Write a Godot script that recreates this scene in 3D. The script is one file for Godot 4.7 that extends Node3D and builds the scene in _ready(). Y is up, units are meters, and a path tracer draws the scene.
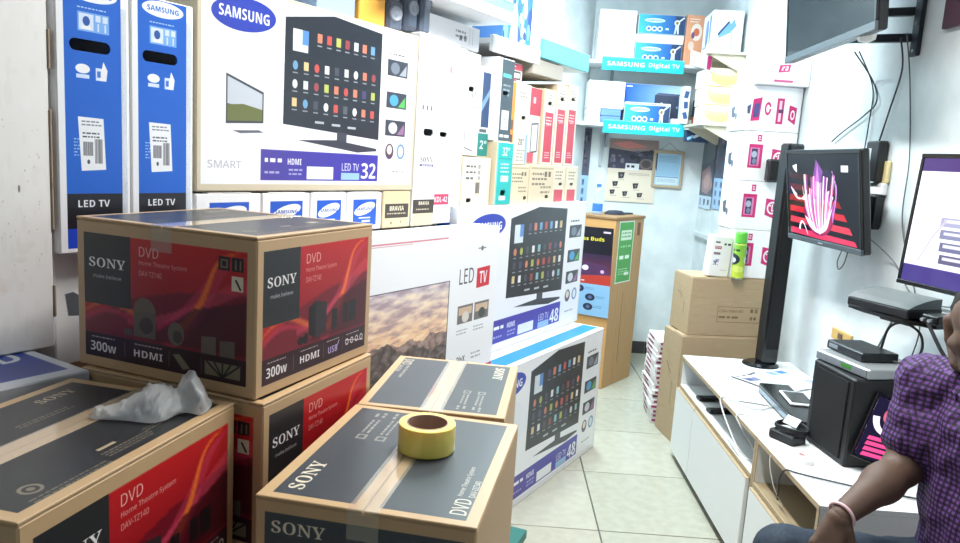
extends Node3D

# ---------------------------------------------------------------- helpers
var used := {}
var mats := {}
var rng := RandomNumberGenerator.new()
const LA := 0.52185            # the left row of stock runs 29.9 degrees off the aisle
var L := Vector3(sin(LA), 0, -cos(LA))
var N := Vector3(cos(LA), 0, sin(LA))
const LYAW := 60.1


func numbered(called: String) -> String:
	var n: int = used.get(called, 0)
	used[called] = n + 1
	return called if n == 0 else "%s_%03d" % [called, n]


func tag(o: Node, label: String, category: String, group := "", kind := "") -> void:
	o.set_meta("label", label)
	o.set_meta("category", category)
	if group:
		o.set_meta("group", group)
	if kind:
		o.set_meta("kind", kind)


func thing(called: String, label: String, category: String, at := Vector3.ZERO, yaw := 0.0, group := "") -> Node3D:
	var o := Node3D.new()
	o.name = numbered(called)
	add_child(o)
	o.position = at
	o.rotation_degrees.y = yaw
	tag(o, label, category, group)
	return o


func part(parent: Node, called: String, mesh: Mesh, m: Material = null, at := Vector3.ZERO, rot := Vector3.ZERO) -> MeshInstance3D:
	var o := MeshInstance3D.new()
	o.name = called
	o.mesh = mesh
	if m:
		o.material_override = m
	parent.add_child(o, true)
	o.position = at
	o.rotation_degrees = rot
	return o


func structure(called: String) -> Node3D:
	var o := Node3D.new()
	o.name = called
	o.set_meta("kind", "structure")
	add_child(o)
	return o


func mat(c: Color, rough := 0.6, metal := 0.0, spec := 0.5) -> StandardMaterial3D:
	var key := "%s %s %s %s" % [c.to_html(), rough, metal, spec]
	if not mats.has(key):
		var m := StandardMaterial3D.new()
		m.albedo_color = c
		m.roughness = rough
		m.metallic = metal
		m.metallic_specular = spec
		mats[key] = m
	return mats[key]


func rgb8(r: int, g: int, b: int, a := 255) -> Color:
	return Color8(r, g, b, a)


func tmat(t: Texture2D, rough := 0.5) -> StandardMaterial3D:
	var m := StandardMaterial3D.new()
	m.albedo_texture = t
	m.roughness = rough
	m.texture_repeat = false
	return m


func glass(c: Color, a: float, rough := 0.02) -> StandardMaterial3D:
	var m := StandardMaterial3D.new()
	m.albedo_color = Color(c.r, c.g, c.b, a)
	m.transparency = BaseMaterial3D.TRANSPARENCY_ALPHA
	m.roughness = rough
	return m


func lp(l: float, o: float, y: float) -> Vector3:
	return L * l + N * o + Vector3(0, y, 0)


class Mesher:
	var tools := {}
	var order := []

	func st(m: Material) -> SurfaceTool:
		if not tools.has(m):
			var s := SurfaceTool.new()
			s.begin(Mesh.PRIMITIVE_TRIANGLES)
			tools[m] = s
			order.append(m)
		return tools[m]

	func v(s: SurfaceTool, p: Vector3, n: Vector3, uv := Vector2.ZERO) -> void:
		s.set_normal(n)
		s.set_uv(uv)
		s.add_vertex(p)

	func tri(m: Material, a: Vector3, b: Vector3, c: Vector3, na: Vector3, nb: Vector3, nc: Vector3, ua := Vector2.ZERO, ub := Vector2.ZERO, uc := Vector2.ZERO) -> void:
		var s := st(m)
		if (b - a).cross(c - a).dot(na + nb + nc) > 0.0:
			v(s, a, na, ua); v(s, c, nc, uc); v(s, b, nb, ub)
		else:
			v(s, a, na, ua); v(s, b, nb, ub); v(s, c, nc, uc)

	func quad(m: Material, a: Vector3, b: Vector3, c: Vector3, d: Vector3, n: Vector3, ua := Vector2(0, 1), ub := Vector2(1, 1), uc := Vector2(1, 0), ud := Vector2(0, 0)) -> void:
		tri(m, a, b, c, n, n, n, ua, ub, uc)
		tri(m, a, c, d, n, n, n, ua, uc, ud)

	func quadn(m: Material, a: Vector3, b: Vector3, c: Vector3, d: Vector3, na: Vector3, nb: Vector3, nc: Vector3, nd: Vector3, ua := Vector2.ZERO, ub := Vector2.ZERO, uc := Vector2.ZERO, ud := Vector2.ZERO) -> void:
		tri(m, a, b, c, na, nb, nc, ua, ub, uc)
		tri(m, a, c, d, na, nc, nd, ua, uc, ud)

	# a bevelled box; o = centre. faces: front back right left top bottom, or all; edge
	func box(size: Vector3, o: Vector3, faces: Dictionary, b := 0.003, holes := {}) -> void:
		var h := size / 2.0
		b = minf(b, minf(h.x, minf(h.y, h.z)) * 0.9)
		var defs := {
			"front": [Vector3.BACK, Vector3.RIGHT, Vector3.UP], "back": [Vector3.FORWARD, Vector3.LEFT, Vector3.UP],
			"right": [Vector3.RIGHT, Vector3.FORWARD, Vector3.UP], "left": [Vector3.LEFT, Vector3.BACK, Vector3.UP],
			"top": [Vector3.UP, Vector3.RIGHT, Vector3.FORWARD], "bottom": [Vector3.DOWN, Vector3.RIGHT, Vector3.BACK]}
		var all: Material = faces.get("all")
		for f in defs:
			var m: Material = faces.get(f, all)
			if m == null:
				continue
			var n: Vector3 = defs[f][0]
			var u: Vector3 = defs[f][1]
			var w: Vector3 = defs[f][2]
			var hu: float = absf(u.dot(h)) - b
			var hw: float = absf(w.dot(h)) - b
			var c: Vector3 = o + n * absf(n.dot(h))
			if holes.has(f):
				pierced(m, c, n, u, w, hu, hw, holes[f])
			else:
				quad(m, c - u * hu - w * hw, c + u * hu - w * hw, c + u * hu + w * hw, c - u * hu + w * hw, n)
		var e: Material = faces.get("edge", all if all else faces.get("front"))
		for k in 3:
			var i := (k + 1) % 3
			var j := (k + 2) % 3
			for si in [-1.0, 1.0]:
				for sj in [-1.0, 1.0]:
					var p1 := Vector3.ZERO
					var p2 := Vector3.ZERO
					p1[i] = si * h[i]; p1[j] = sj * (h[j] - b)
					p2[i] = si * (h[i] - b); p2[j] = sj * h[j]
					var d := Vector3.ZERO
					d[k] = h[k] - b
					var n := Vector3.ZERO
					n[i] = si; n[j] = sj
					n = n.normalized()
					quad(e, o + p1 - d, o + p2 - d, o + p2 + d, o + p1 + d, n)
		for sx in [-1.0, 1.0]:
			for sy in [-1.0, 1.0]:
				for sz in [-1.0, 1.0]:
					var n := Vector3(sx, sy, sz).normalized()
					tri(e, o + Vector3(sx * h.x, sy * (h.y - b), sz * (h.z - b)), o + Vector3(sx * (h.x - b), sy * h.y, sz * (h.z - b)), o + Vector3(sx * (h.x - b), sy * (h.y - b), sz * h.z), n, n, n)

	# a face with a stadium-shaped hand hole: hole = [centre u, centre w, half length, half height] in metres from the face's middle
	func pierced(m: Material, c: Vector3, n: Vector3, u: Vector3, w: Vector3, hu: float, hw: float, hole: Array) -> void:
		var cx: float = hole[0]
		var cy: float = hole[1]
		var hl: float = hole[2]
		var r: float = hole[3]
		var inner := []
		for i in 32:
			var a := TAU * (i + 0.5) / 32.0
			var p := Vector2(cos(a), sin(a)) * r
			p.x += (hl - r) * signf(cos(a))
			inner.append(Vector2(cx, cy) + p)
		var outer := []
		var bx := hl * 1.2
		var by := r * 1.6
		for i in 32:
			var a := TAU * (i + 0.5) / 32.0
			var d := Vector2(cos(a) * bx, sin(a) * by)
			var k := 1.0 / maxf(absf(d.x) / bx, absf(d.y) / by)
			outer.append(Vector2(cx, cy) + d * k)
		var at := func(p: Vector2) -> Vector3: return c + u * p.x + w * p.y
		var uv := func(p: Vector2) -> Vector2: return Vector2((p.x + hu) / (2.0 * hu), 1.0 - (p.y + hw) / (2.0 * hw))
		for i in 32:
			var j := (i + 1) % 32
			tri(m, at.call(inner[i]), at.call(outer[i]), at.call(outer[j]), n, n, n, uv.call(inner[i]), uv.call(outer[i]), uv.call(outer[j]))
			tri(m, at.call(inner[i]), at.call(outer[j]), at.call(inner[j]), n, n, n, uv.call(inner[i]), uv.call(outer[j]), uv.call(inner[j]))
			var t: Vector3 = -n * 0.006
			var nn: Vector3 = (u * (cx - inner[i].x) + w * (cy - inner[i].y)).normalized()
			quad(m, at.call(inner[i]), at.call(inner[j]), at.call(inner[j]) + t, at.call(inner[i]) + t, nn, uv.call(inner[i]), uv.call(inner[j]), uv.call(inner[j]), uv.call(inner[i]))
		# the four corners the fan leaves open, then the rest of the face
		for sx in [-1.0, 1.0]:
			for sy in [-1.0, 1.0]:
				var best_a := Vector2.ZERO
				var best_b := Vector2.ZERO
				var corner := Vector2(cx + sx * bx, cy + sy * by)
				var da := 9.0
				var db := 9.0
				for p in outer:
					if absf(p.x - corner.x) < 1e-5 and absf(p.y - corner.y) < da:
						da = absf(p.y - corner.y); best_a = p
					if absf(p.y - corner.y) < 1e-5 and absf(p.x - corner.x) < db:
						db = absf(p.x - corner.x); best_b = p
				tri(m, at.call(corner), at.call(best_a), at.call(best_b), n, n, n, uv.call(corner), uv.call(best_a), uv.call(best_b))
		for r4 in [[-hu, cx - bx, -hw, hw], [cx + bx, hu, -hw, hw], [cx - bx, cx + bx, -hw, cy - by], [cx - bx, cx + bx, cy + by, hw]]:
			var a := Vector2(r4[0], r4[2])
			var b := Vector2(r4[1], r4[2])
			var cc := Vector2(r4[1], r4[3])
			var d := Vector2(r4[0], r4[3])
			quad(m, at.call(a), at.call(b), at.call(cc), at.call(d), n, uv.call(a), uv.call(b), uv.call(cc), uv.call(d))

	# a lathe about y: profile of Vector2(radius, height)
	func lathe(m: Material, profile: Array, o := Vector3.ZERO, seg := 32, smooth := true) -> void:
		for i in range(profile.size() - 1):
			var p: Vector2 = profile[i]
			var q: Vector2 = profile[i + 1]
			var d := q - p
			var nr := Vector2(d.y, -d.x).normalized()
			for k in seg:
				var a := TAU * k / seg
				var b := TAU * (k + 1) / seg
				var ca := Vector3(cos(a), 0, sin(a))
				var cb := Vector3(cos(b), 0, sin(b))
				var na := ca * nr.x + Vector3.UP * nr.y
				var nb := cb * nr.x + Vector3.UP * nr.y
				if not smooth:
					na = (na + nb).normalized()
					nb = na
				quadn(m, o + ca * p.x + Vector3.UP * p.y, o + cb * p.x + Vector3.UP * p.y, o + cb * q.x + Vector3.UP * q.y, o + ca * q.x + Vector3.UP * q.y, na, nb, nb, na, Vector2(float(k) / seg, 1), Vector2(float(k + 1) / seg, 1), Vector2(float(k + 1) / seg, 0), Vector2(float(k) / seg, 0))

	# a round tube along points
	func tube(m: Material, pts: Array, r: float, seg := 8, smooth_path := true) -> void:
		var path := []
		if smooth_path and pts.size() > 2:
			var c := Curve3D.new()
			c.bake_interval = 0.012
			for i in pts.size():
				var a: Vector3 = pts[maxi(i - 1, 0)]
				var b: Vector3 = pts[mini(i + 1, pts.size() - 1)]
				c.add_point(pts[i], (a - b) / 6.0, (b - a) / 6.0)
			path = Array(c.get_baked_points())
		else:
			path = pts
		var side := Vector3.ZERO
		var rings := []
		var norms := []
		for i in path.size():
			var d: Vector3 = (path[mini(i + 1, path.size() - 1)] - path[maxi(i - 1, 0)]).normalized()
			if side == Vector3.ZERO:
				side = d.cross(Vector3.UP if absf(d.y) < 0.9 else Vector3.RIGHT).normalized()
			side = (side - d * side.dot(d)).normalized()
			var up := d.cross(side)
			var ring := []
			var nn := []
			for k in seg:
				var a := TAU * k / seg
				var dir := side * cos(a) + up * sin(a)
				ring.append(path[i] + dir * r)
				nn.append(dir)
			rings.append(ring)
			norms.append(nn)
		for i in range(path.size() - 1):
			for k in seg:
				var j := (k + 1) % seg
				quadn(m, rings[i][k], rings[i][j], rings[i + 1][j], rings[i + 1][k], norms[i][k], norms[i][j], norms[i + 1][j], norms[i + 1][k])
		for e in [0, path.size() - 1]:
			var d: Vector3 = (path[0] - path[1]) if e == 0 else (path[-1] - path[-2])
			d = d.normalized()
			for k in seg:
				tri(m, path[e], rings[e][k], rings[e][(k + 1) % seg], d, d, d)

	# an extruded polygon in the xy plane, from z0 to z1
	func prism(m: Material, poly: PackedVector2Array, z0: float, z1: float, o := Vector3.ZERO, side: Material = null) -> void:
		var t := Geometry2D.triangulate_polygon(poly)
		var lo := Vector2(INF, INF)
		var hi := -lo
		for p in poly:
			lo = lo.min(p); hi = hi.max(p)
		var sz := hi - lo
		for i in range(0, t.size(), 3):
			for f in [[z1, Vector3.BACK], [z0, Vector3.FORWARD]]:
				var q := []
				var uv := []
				for k in 3:
					var p: Vector2 = poly[t[i + k]]
					q.append(o + Vector3(p.x, p.y, f[0]))
					uv.append(Vector2((p.x - lo.x) / sz.x, 1.0 - (p.y - lo.y) / sz.y))
				tri(m if f[1] == Vector3.BACK or side == null else side, q[0], q[1], q[2], f[1], f[1], f[1], uv[0], uv[1], uv[2])
		var cw := -1.0 if Geometry2D.is_polygon_clockwise(poly) else 1.0
		for i in poly.size():
			var p: Vector2 = poly[i]
			var q: Vector2 = poly[(i + 1) % poly.size()]
			var n := Vector3(q.y - p.y, p.x - q.x, 0).normalized() * cw
			quad(side if side else m, o + Vector3(p.x, p.y, z0), o + Vector3(q.x, q.y, z0), o + Vector3(q.x, q.y, z1), o + Vector3(p.x, p.y, z1), n)

	func done() -> ArrayMesh:
		var a := ArrayMesh.new()
		for m in order:
			tools[m].commit(a)
			a.surface_set_material(a.get_surface_count() - 1, m)
		return a


func boxm(size: Vector3, faces: Dictionary, b := 0.003, holes := {}, o := Vector3.ZERO) -> ArrayMesh:
	var k := Mesher.new()
	k.box(size, o + Vector3(0, size.y / 2.0, 0), faces, b, holes)
	return k.done()


func block(size: Vector3, m: Material, b := 0.002) -> ArrayMesh:
	return boxm(size, {"all": m}, b, {}, Vector3(0, -size.y / 2.0, 0))


func tubem(pts: Array, r: float, m: Material, seg := 8, smooth_path := true) -> ArrayMesh:
	var k := Mesher.new()
	k.tube(m, pts, r, seg, smooth_path)
	return k.done()


# a packed carton: body, flaps over the top with a seam, tape on the seam
func carton(called: String, label: String, category: String, group: String, at: Vector3, yaw: float, size: Vector3, faces: Dictionary, holes := {}, seam := "", tape := true) -> Node3D:
	var o := thing(called, label, category, at, yaw, group)
	if seam == "":
		part(o, "body", boxm(size, faces, 0.003, holes))
		return o
	var fl := 0.005
	part(o, "body", boxm(size - Vector3(0, fl, 0), faces, 0.003, holes))
	var along_x := seam == "x"
	for s in [-1.0, 1.0]:
		var f := {"all": faces.get("edge", faces.get("all")), "top": faces["flap_a"] if s < 0 else faces["flap_b"]}
		var fs := Vector3(size.x, fl, size.z / 2.0 - 0.0015) if along_x else Vector3(size.x / 2.0 - 0.0015, fl, size.z)
		var off := Vector3(0, size.y - fl, s * (size.z / 4.0 + 0.0007)) if along_x else Vector3(s * (size.x / 4.0 + 0.0007), size.y - fl, 0)
		part(o, "flap", boxm(fs, f, 0.0012), null, off)
	if tape:
		var tm := tape_material()
		var ts := Vector3(size.x + 0.002, 0.0008, 0.05) if along_x else Vector3(0.05, 0.0008, size.z + 0.002)
		var k := Mesher.new()
		k.box(ts, Vector3(0, size.y + 0.0006, 0), {"all": tm}, 0.0002)
		for s in [-1.0, 1.0]:
			var tail := Vector3(0.0008, 0.05, 0.05) if along_x else Vector3(0.05, 0.05, 0.0008)
			var to := Vector3(s * (size.x / 2.0 + 0.0007), size.y - 0.024, 0) if along_x else Vector3(0, size.y - 0.024, s * (size.z / 2.0 + 0.0007))
			k.box(tail, to, {"all": tm}, 0.0002)
		part(o, "tape", k.done())
	return o


func tape_material() -> StandardMaterial3D:
	if not mats.has("tape"):
		mats["tape"] = glass(Color(0.93, 0.9, 0.82), 0.12, 0.1)
	return mats["tape"]


# ---------------------------------------------------------------- flat print
class Paint:
	var im: Image
	var s: float

	func _init(w: float, h: float, px: int, bg: Color) -> void:
		s = px * 2.0 / w
		im = Image.create(px * 2, maxi(2, int(round(h * s))), false, Image.FORMAT_RGBA8)
		im.fill(bg)

	func row(x0: float, x1: float, y: int, c: Color) -> void:
		var a := maxi(0, int(round(x0)))
		var b := mini(im.get_width(), int(round(x1)))
		if b <= a or y < 0 or y >= im.get_height():
			return
		if c.a >= 0.999:
			im.fill_rect(Rect2i(a, y, b - a, 1), c)
		else:
			var t := Image.create(b - a, 1, false, Image.FORMAT_RGBA8)
			t.fill(c)
			im.blend_rect(t, Rect2i(0, 0, b - a, 1), Vector2i(a, y))

	func r(x: float, y: float, w: float, h: float, c: Color) -> void:
		if c.a >= 0.999:
			im.fill_rect(Rect2i(int(round(x * s)), int(round(y * s)), maxi(1, int(round(w * s))), maxi(1, int(round(h * s)))), c)
		else:
			for j in range(int(round(y * s)), int(round((y + h) * s))):
				row(x * s, (x + w) * s, j, c)

	func g(x: float, y: float, w: float, h: float, c0: Color, c1: Color, down := true) -> void:
		var n := int(round((h if down else w) * s))
		for i in n:
			var c := c0.lerp(c1, float(i) / maxi(1, n - 1))
			if down:
				row(x * s, (x + w) * s, int(round(y * s)) + i, c)
			else:
				im.fill_rect(Rect2i(int(round(x * s)) + i, int(round(y * s)), 1, int(round(h * s))), c)

	func e(cx: float, cy: float, rx: float, ry: float, c: Color) -> void:
		for j in range(int(floor((cy - ry) * s)), int(ceil((cy + ry) * s))):
			var t := (j + 0.5 - cy * s) / (ry * s)
			if absf(t) < 1.0:
				var k := sqrt(1.0 - t * t) * rx * s
				row(cx * s - k, cx * s + k, j, c)

	func p(pts: Array, c: Color) -> void:
		var lo := INF
		var hi := -INF
		for q in pts:
			lo = minf(lo, q[1]); hi = maxf(hi, q[1])
		for j in range(maxi(0, int(floor(lo * s))), mini(im.get_height(), int(ceil(hi * s)))):
			var y := (j + 0.5) / s
			var xs := []
			for i in pts.size():
				var a = pts[i]
				var b = pts[(i + 1) % pts.size()]
				if (a[1] <= y) != (b[1] <= y):
					xs.append((a[0] + (b[0] - a[0]) * (y - a[1]) / (b[1] - a[1])) * s)
			xs.sort()
			for i in range(0, xs.size() - 1, 2):
				row(xs[i], xs[i + 1], j, c)

	func line(pts: Array, w: float, c: Color) -> void:
		for i in range(pts.size() - 1):
			var a := Vector2(pts[i][0], pts[i][1])
			var b := Vector2(pts[i + 1][0], pts[i + 1][1])
			var n := (b - a).orthogonal().normalized() * w / 2.0
			p([[a.x + n.x, a.y + n.y], [b.x + n.x, b.y + n.y], [b.x - n.x, b.y - n.y], [a.x - n.x, a.y - n.y]], c)
			if c.a >= 0.999:
				e(b.x, b.y, w / 2.0, w / 2.0, c)

	# a ribbon along a bezier, width w0 to w1
	func ribbon(a: Vector2, b: Vector2, c: Vector2, d: Vector2, w0: float, w1: float, col: Color) -> void:
		var up := []
		var dn := []
		for i in 25:
			var t := i / 24.0
			var q := a.bezier_interpolate(b, c, d, t)
			var n := a.bezier_derivative(b, c, d, t).orthogonal().normalized() * lerpf(w0, w1, t) / 2.0
			up.append([q.x + n.x, q.y + n.y])
			dn.push_front([q.x - n.x, q.y - n.y])
		p(up + dn, col)

	# a printed photograph of hills at dusk under broken cloud
	func landscape(x: float, y: float, w: float, h: float) -> void:
		var nx := 300
		var ny := int(300.0 * h / w)
		var pic := Image.create(nx, ny, false, Image.FORMAT_RGBA8)
		var n := FastNoiseLite.new()
		n.seed = 5
		n.frequency = 1.0
		n.fractal_octaves = 5
		var ridge := []
		for layer in 4:
			var line := []
			for i in nx:
				var u := float(i) / nx
				var hump: float = 0.13 * exp(-pow((u - 0.36) / 0.13, 2.0)) + 0.05 * exp(-pow((u - 0.62) / 0.1, 2.0)) if layer == 1 else 0.0
				line.append(0.46 + layer * 0.12 - hump + 0.07 * n.get_noise_2d(u * 5.0, layer * 13.0))
			ridge.append(line)
		for j in ny:
			var v := float(j) / ny
			for i in nx:
				var u := float(i) / nx
				var c := Color(0.8, 0.76, 0.8).lerp(Color(0.95, 0.78, 0.62), clampf(v / 0.42, 0.0, 1.0))
				var cl := n.get_noise_2d(u * 4.0 + 1.4 * v, v * 11.0 + 40.0)
				c = c.lerp(Color(0.62, 0.52, 0.56), clampf(cl * 1.6, 0.0, 0.7)).lerp(Color(1.0, 0.93, 0.8), clampf(-cl * 1.5, 0.0, 0.8))
				for layer in 4:
					if v > ridge[layer][i]:
						var t := n.get_noise_2d(u * 14.0, v * 14.0 + layer * 9.0)
						c = [Color(0.6, 0.5, 0.47), Color(0.4, 0.35, 0.34), Color(0.29, 0.27, 0.22), Color(0.19, 0.2, 0.14)][layer]
						c = c.lightened(clampf(t * 0.35, 0.0, 0.3)).darkened(clampf(-t * 0.5, 0.0, 0.4))
						if layer > 1 and t > 0.22:
							c = c.lerp(Color(0.6, 0.46, 0.22), 0.4)
				pic.set_pixel(i, j, c)
		pic.resize(int(w * s), int(h * s), Image.INTERPOLATE_CUBIC)
		im.blit_rect(pic, Rect2i(Vector2i.ZERO, pic.get_size()), Vector2i(int(x * s), int(y * s)))

	# soften what is drawn so far, as in a photographic print
	func soft(f: int) -> void:
		var size := im.get_size()
		while f > 1:
			im.resize(maxi(2, im.get_width() / 2), maxi(2, im.get_height() / 2), Image.INTERPOLATE_BILINEAR)
			f /= 2
		im.resize(size.x, size.y, Image.INTERPOLATE_CUBIC)

	# lettering h high; align l c r about x, y the middle; w forces a width; turn 0, 90 or -90
	func t(text: String, x: float, y: float, h: float, c: Color, align := "c", bold := true, w := 0.0, turn := 0, family := "Droid Sans") -> void:
		var f := SystemFont.new()
		f.font_names = PackedStringArray([family])
		f.font_weight = 700 if bold else 400
		var size := clampi(int(h * s * 1.45), 9, 160)
		var tl := TextLine.new()
		tl.add_string(text, f, size)
		var ts := TextServerManager.get_primary_interface()
		var tmp := Image.create(int(tl.get_size().x) + size + 8, size * 2, false, Image.FORMAT_RGBA8)
		var pen := size * 0.25 + 2.0
		var col := Color(c.r, c.g, c.b)
		for gl in ts.shaped_text_get_glyphs(tl.get_rid()):
			var key := Vector2i(size, 0)
			ts.font_render_glyph(gl.font_rid, key, gl.index)
			var ti: int = ts.font_get_glyph_texture_idx(gl.font_rid, key, gl.index)
			if ti >= 0:
				var uv: Rect2 = ts.font_get_glyph_uv_rect(gl.font_rid, key, gl.index)
				var off: Vector2 = ts.font_get_glyph_offset(gl.font_rid, key, gl.index)
				var src: Image = ts.font_get_texture_image(gl.font_rid, key, ti).get_region(Rect2i(uv))
				src.convert(Image.FORMAT_RGBA8)
				tmp.blend_rect(src, Rect2i(Vector2i.ZERO, src.get_size()), Vector2i(int(pen + off.x), int(size * 1.3 + off.y)))
			pen += gl.advance
		var box := tmp.get_used_rect()
		if box.size.x < 1 or box.size.y < 1:
			return
		tmp = tmp.get_region(box)
		var hp := maxi(2, int(round(h * s)))
		var wp := maxi(2, int(round(w * s))) if w > 0.0 else maxi(2, int(round(float(box.size.x) / box.size.y * hp)))
		tmp.resize(wp, hp, Image.INTERPOLATE_BILINEAR)
		var data := tmp.get_data()
		var c8 := [int(col.r * 255), int(col.g * 255), int(col.b * 255)]
		for i in range(0, data.size(), 4):
			data[i] = c8[0]
			data[i + 1] = c8[1]
			data[i + 2] = c8[2]
			if c.a < 0.999:
				data[i + 3] = int(data[i + 3] * c.a)
		tmp = Image.create_from_data(wp, hp, false, Image.FORMAT_RGBA8, data)
		if turn == 90:
			tmp.rotate_90(CLOCKWISE)
		elif turn == -90:
			tmp.rotate_90(COUNTERCLOCKWISE)
		var px := Vector2(x, y) * s - Vector2(tmp.get_size()) / 2.0
		var ext := wp / 2.0
		if align != "c":
			var d := ext if align == "l" else -ext
			px += Vector2(d, 0) if turn == 0 else Vector2(0, d if turn == 90 else -d)
		im.blend_rect(tmp, Rect2i(Vector2i.ZERO, tmp.get_size()), Vector2i(px.round()))

	# rows of tiny unreadable lettering
	func small(x: float, y: float, w: float, lines: int, h: float, c: Color, rnd: RandomNumberGenerator) -> void:
		for i in lines:
			var q := x
			while q < x + w - h:
				var l := rnd.randf_range(0.8, 3.0) * h
				r(q, y + i * h * 1.9, minf(l, x + w - q), h * 0.8, c)
				q += l + h * 0.6

	func bars(x: float, y: float, w: float, h: float, rnd: RandomNumberGenerator) -> void:
		var q := x
		while q < x + w:
			var l := rnd.randf_range(0.012, 0.05) * w
			r(q, y, l, h, Color(0.1, 0.1, 0.12))
			q += l + rnd.randf_range(0.012, 0.04) * w

	func done() -> ImageTexture:
		im.resize(maxi(1, im.get_width() / 2), maxi(1, im.get_height() / 2), Image.INTERPOLATE_BILINEAR)
		return ImageTexture.create_from_image(im)


# ---------------------------------------------------------------- what is printed on the packaging
const WHITE := Color(0.93, 0.94, 0.96)
const TAN := Color(0.765, 0.64, 0.49)
const BLACK_INK := Color(0.17, 0.18, 0.185)
const SLATE_INK := Color(0.25, 0.275, 0.305)
const CARD := Color(0.69, 0.6, 0.48)


func print_red(wide: float, other: bool) -> ImageTexture:
	var h := 100.0 * wide
	var k := Paint.new(100, h, 640, TAN)
	var b := h - 4.5
	k.r(4, 5, 92, b - 5, rgb8(178, 28, 36))
	k.g(32, 5, 64, b * 0.6, rgb8(200, 34, 38), rgb8(150, 22, 34))
	k.p([[32, b * 0.52], [60, b * 0.42], [96, b * 0.36], [96, b], [4, b], [4, b * 0.72]], rgb8(120, 20, 38))
	# the ribbons
	k.ribbon(Vector2(96, 8), Vector2(76, 12), Vector2(78, b * 0.5), Vector2(50, b * 0.78), 1.0, 14, rgb8(206, 60, 92, 150))
	k.ribbon(Vector2(96, 20), Vector2(80, 24), Vector2(70, b * 0.6), Vector2(30, b * 0.7), 7, 3, rgb8(226, 84, 110, 120))
	k.ribbon(Vector2(92, 6), Vector2(70, 10), Vector2(84, b * 0.4), Vector2(56, b * 0.74), 0.8, 4.4, rgb8(246, 120, 50, 235))
	k.ribbon(Vector2(4, b * 0.66), Vector2(18, b * 0.52), Vector2(26, b * 0.56), Vector2(44, b * 0.7), 1, 4, rgb8(240, 120, 50, 180))
	k.ribbon(Vector2(4, b * 0.72), Vector2(18, b * 0.58), Vector2(26, b * 0.62), Vector2(50, b * 0.76), 3, 2, rgb8(190, 40, 70, 200))
	k.p([[58, b * 0.62], [68, b * 0.52], [96, b * 0.42], [96, b * 0.8], [40, b * 0.8]], rgb8(60, 10, 24, 170))
	k.soft(16)
	k.r(0, 0, 100, 5, TAN); k.r(0, b, 100, h - b, TAN); k.r(0, 0, 4, h, TAN); k.r(96, 0, 4, h, TAN)
	# loudspeakers of the set
	var dark := rgb8(26, 22, 26)
	if other:
		k.e(40, b * 0.6, 6.5, b * 0.1, rgb8(112, 96, 82))
		k.r(33.5, b * 0.6, 13, b * 0.19, rgb8(104, 90, 78)); k.e(41, b * 0.7, 4, b * 0.06, rgb8(70, 60, 54))
		k.e(58, b * 0.72, 4.6, b * 0.085, rgb8(108, 94, 82)); k.e(59, b * 0.74, 2.6, b * 0.045, rgb8(70, 60, 54)); k.r(28, b * 0.745, 4.5, b * 0.05, rgb8(88, 76, 68))
		k.p([[72, b * 0.7], [80, b * 0.69], [80, b * 0.82], [72, b * 0.82]], rgb8(104, 94, 84))
		k.p([[82, b * 0.71], [90, b * 0.7], [90, b * 0.83], [82, b * 0.83]], rgb8(98, 88, 80))
	else:
		k.p([[40, b * 0.54], [46, b * 0.5], [56, b * 0.53], [56, b * 0.76], [46, b * 0.78], [40, b * 0.74]], dark)
		k.p([[46, b * 0.5], [56, b * 0.53], [56, b * 0.76], [46, b * 0.78]], rgb8(48, 42, 46))
		k.r(61, b * 0.6, 5, b * 0.16, dark)
		k.r(72, b * 0.58, 5, b * 0.16, dark)
		k.r(78, b * 0.57, 7, b * 0.17, dark)
		k.e(34, b * 0.77, 3, b * 0.03, dark)
		k.e(38, b * 0.765, 2, b * 0.04, dark)
	# band of marks along the bottom
	k.r(4, b * 0.82, 92, b * 0.18, rgb8(46, 18, 28))
	var ink := rgb8(244, 240, 240)
	k.small(8, b * 0.845, 14, 1, 0.8, Color(ink, 0.7), rng)
	k.t("300w", 15, b * 0.92, b * 0.075, ink, "c", true, 16)
	k.t("HDMI", 42, b * 0.915, b * 0.055, ink, "c", true, 17)
	k.small(34, b * 0.845, 16, 1, 0.8, Color(ink, 0.7), rng)
	if other:
		k.p([[56, b * 0.87], [60, b * 0.86], [66, b * 0.95], [62, b * 0.97]], rgb8(130, 120, 100))
		k.r(74, b * 0.865, 19, b * 0.1, rgb8(120, 112, 92))
		for a in 5:
			k.line([[83.5, b * 0.97], [75 + a * 4.3, b * 0.87]], 0.8, rgb8(34, 28, 26))
		k.r(81, 8, 6, 6, rgb8(40, 30, 30)); k.r(82, 9, 4, 4, rgb8(120, 104, 92)); k.r(83, 10, 2, 2, dark)
		k.r(88, 8, 6, 6, rgb8(40, 30, 30)); k.line([[90, 9], [90, 13]], 0.8, rgb8(130, 112, 98)); k.line([[92.4, 9], [92.4, 13]], 0.8, rgb8(130, 112, 98))
		k.r(88, 16, 6, 6.5, rgb8(222, 208, 186)); k.line([[90, 17.5], [92.5, 21.5]], 0.9, dark)
	else:
		k.t("USB", 63, b * 0.925, b * 0.055, rgb8(190, 176, 230), "c", true, 9)
		k.line([[66, b * 0.93], [69, b * 0.87]], 0.7, rgb8(190, 176, 230))
		k.small(57, b * 0.845, 12, 1, 0.8, Color(ink, 0.7), rng)
		for a in 4:
			k.e(77 + a * 5.0, b * 0.91, 1.7, b * 0.028, Color(ink, 0.85)); k.e(77 + a * 5.0, b * 0.91, 1.0, b * 0.016, rgb8(46, 16, 30))
		k.line([[75, b * 0.89], [94, b * 0.94]], 0.5, Color(ink, 0.85))
		k.small(76, b * 0.845, 14, 1, 0.8, Color(ink, 0.7), rng)
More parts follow.
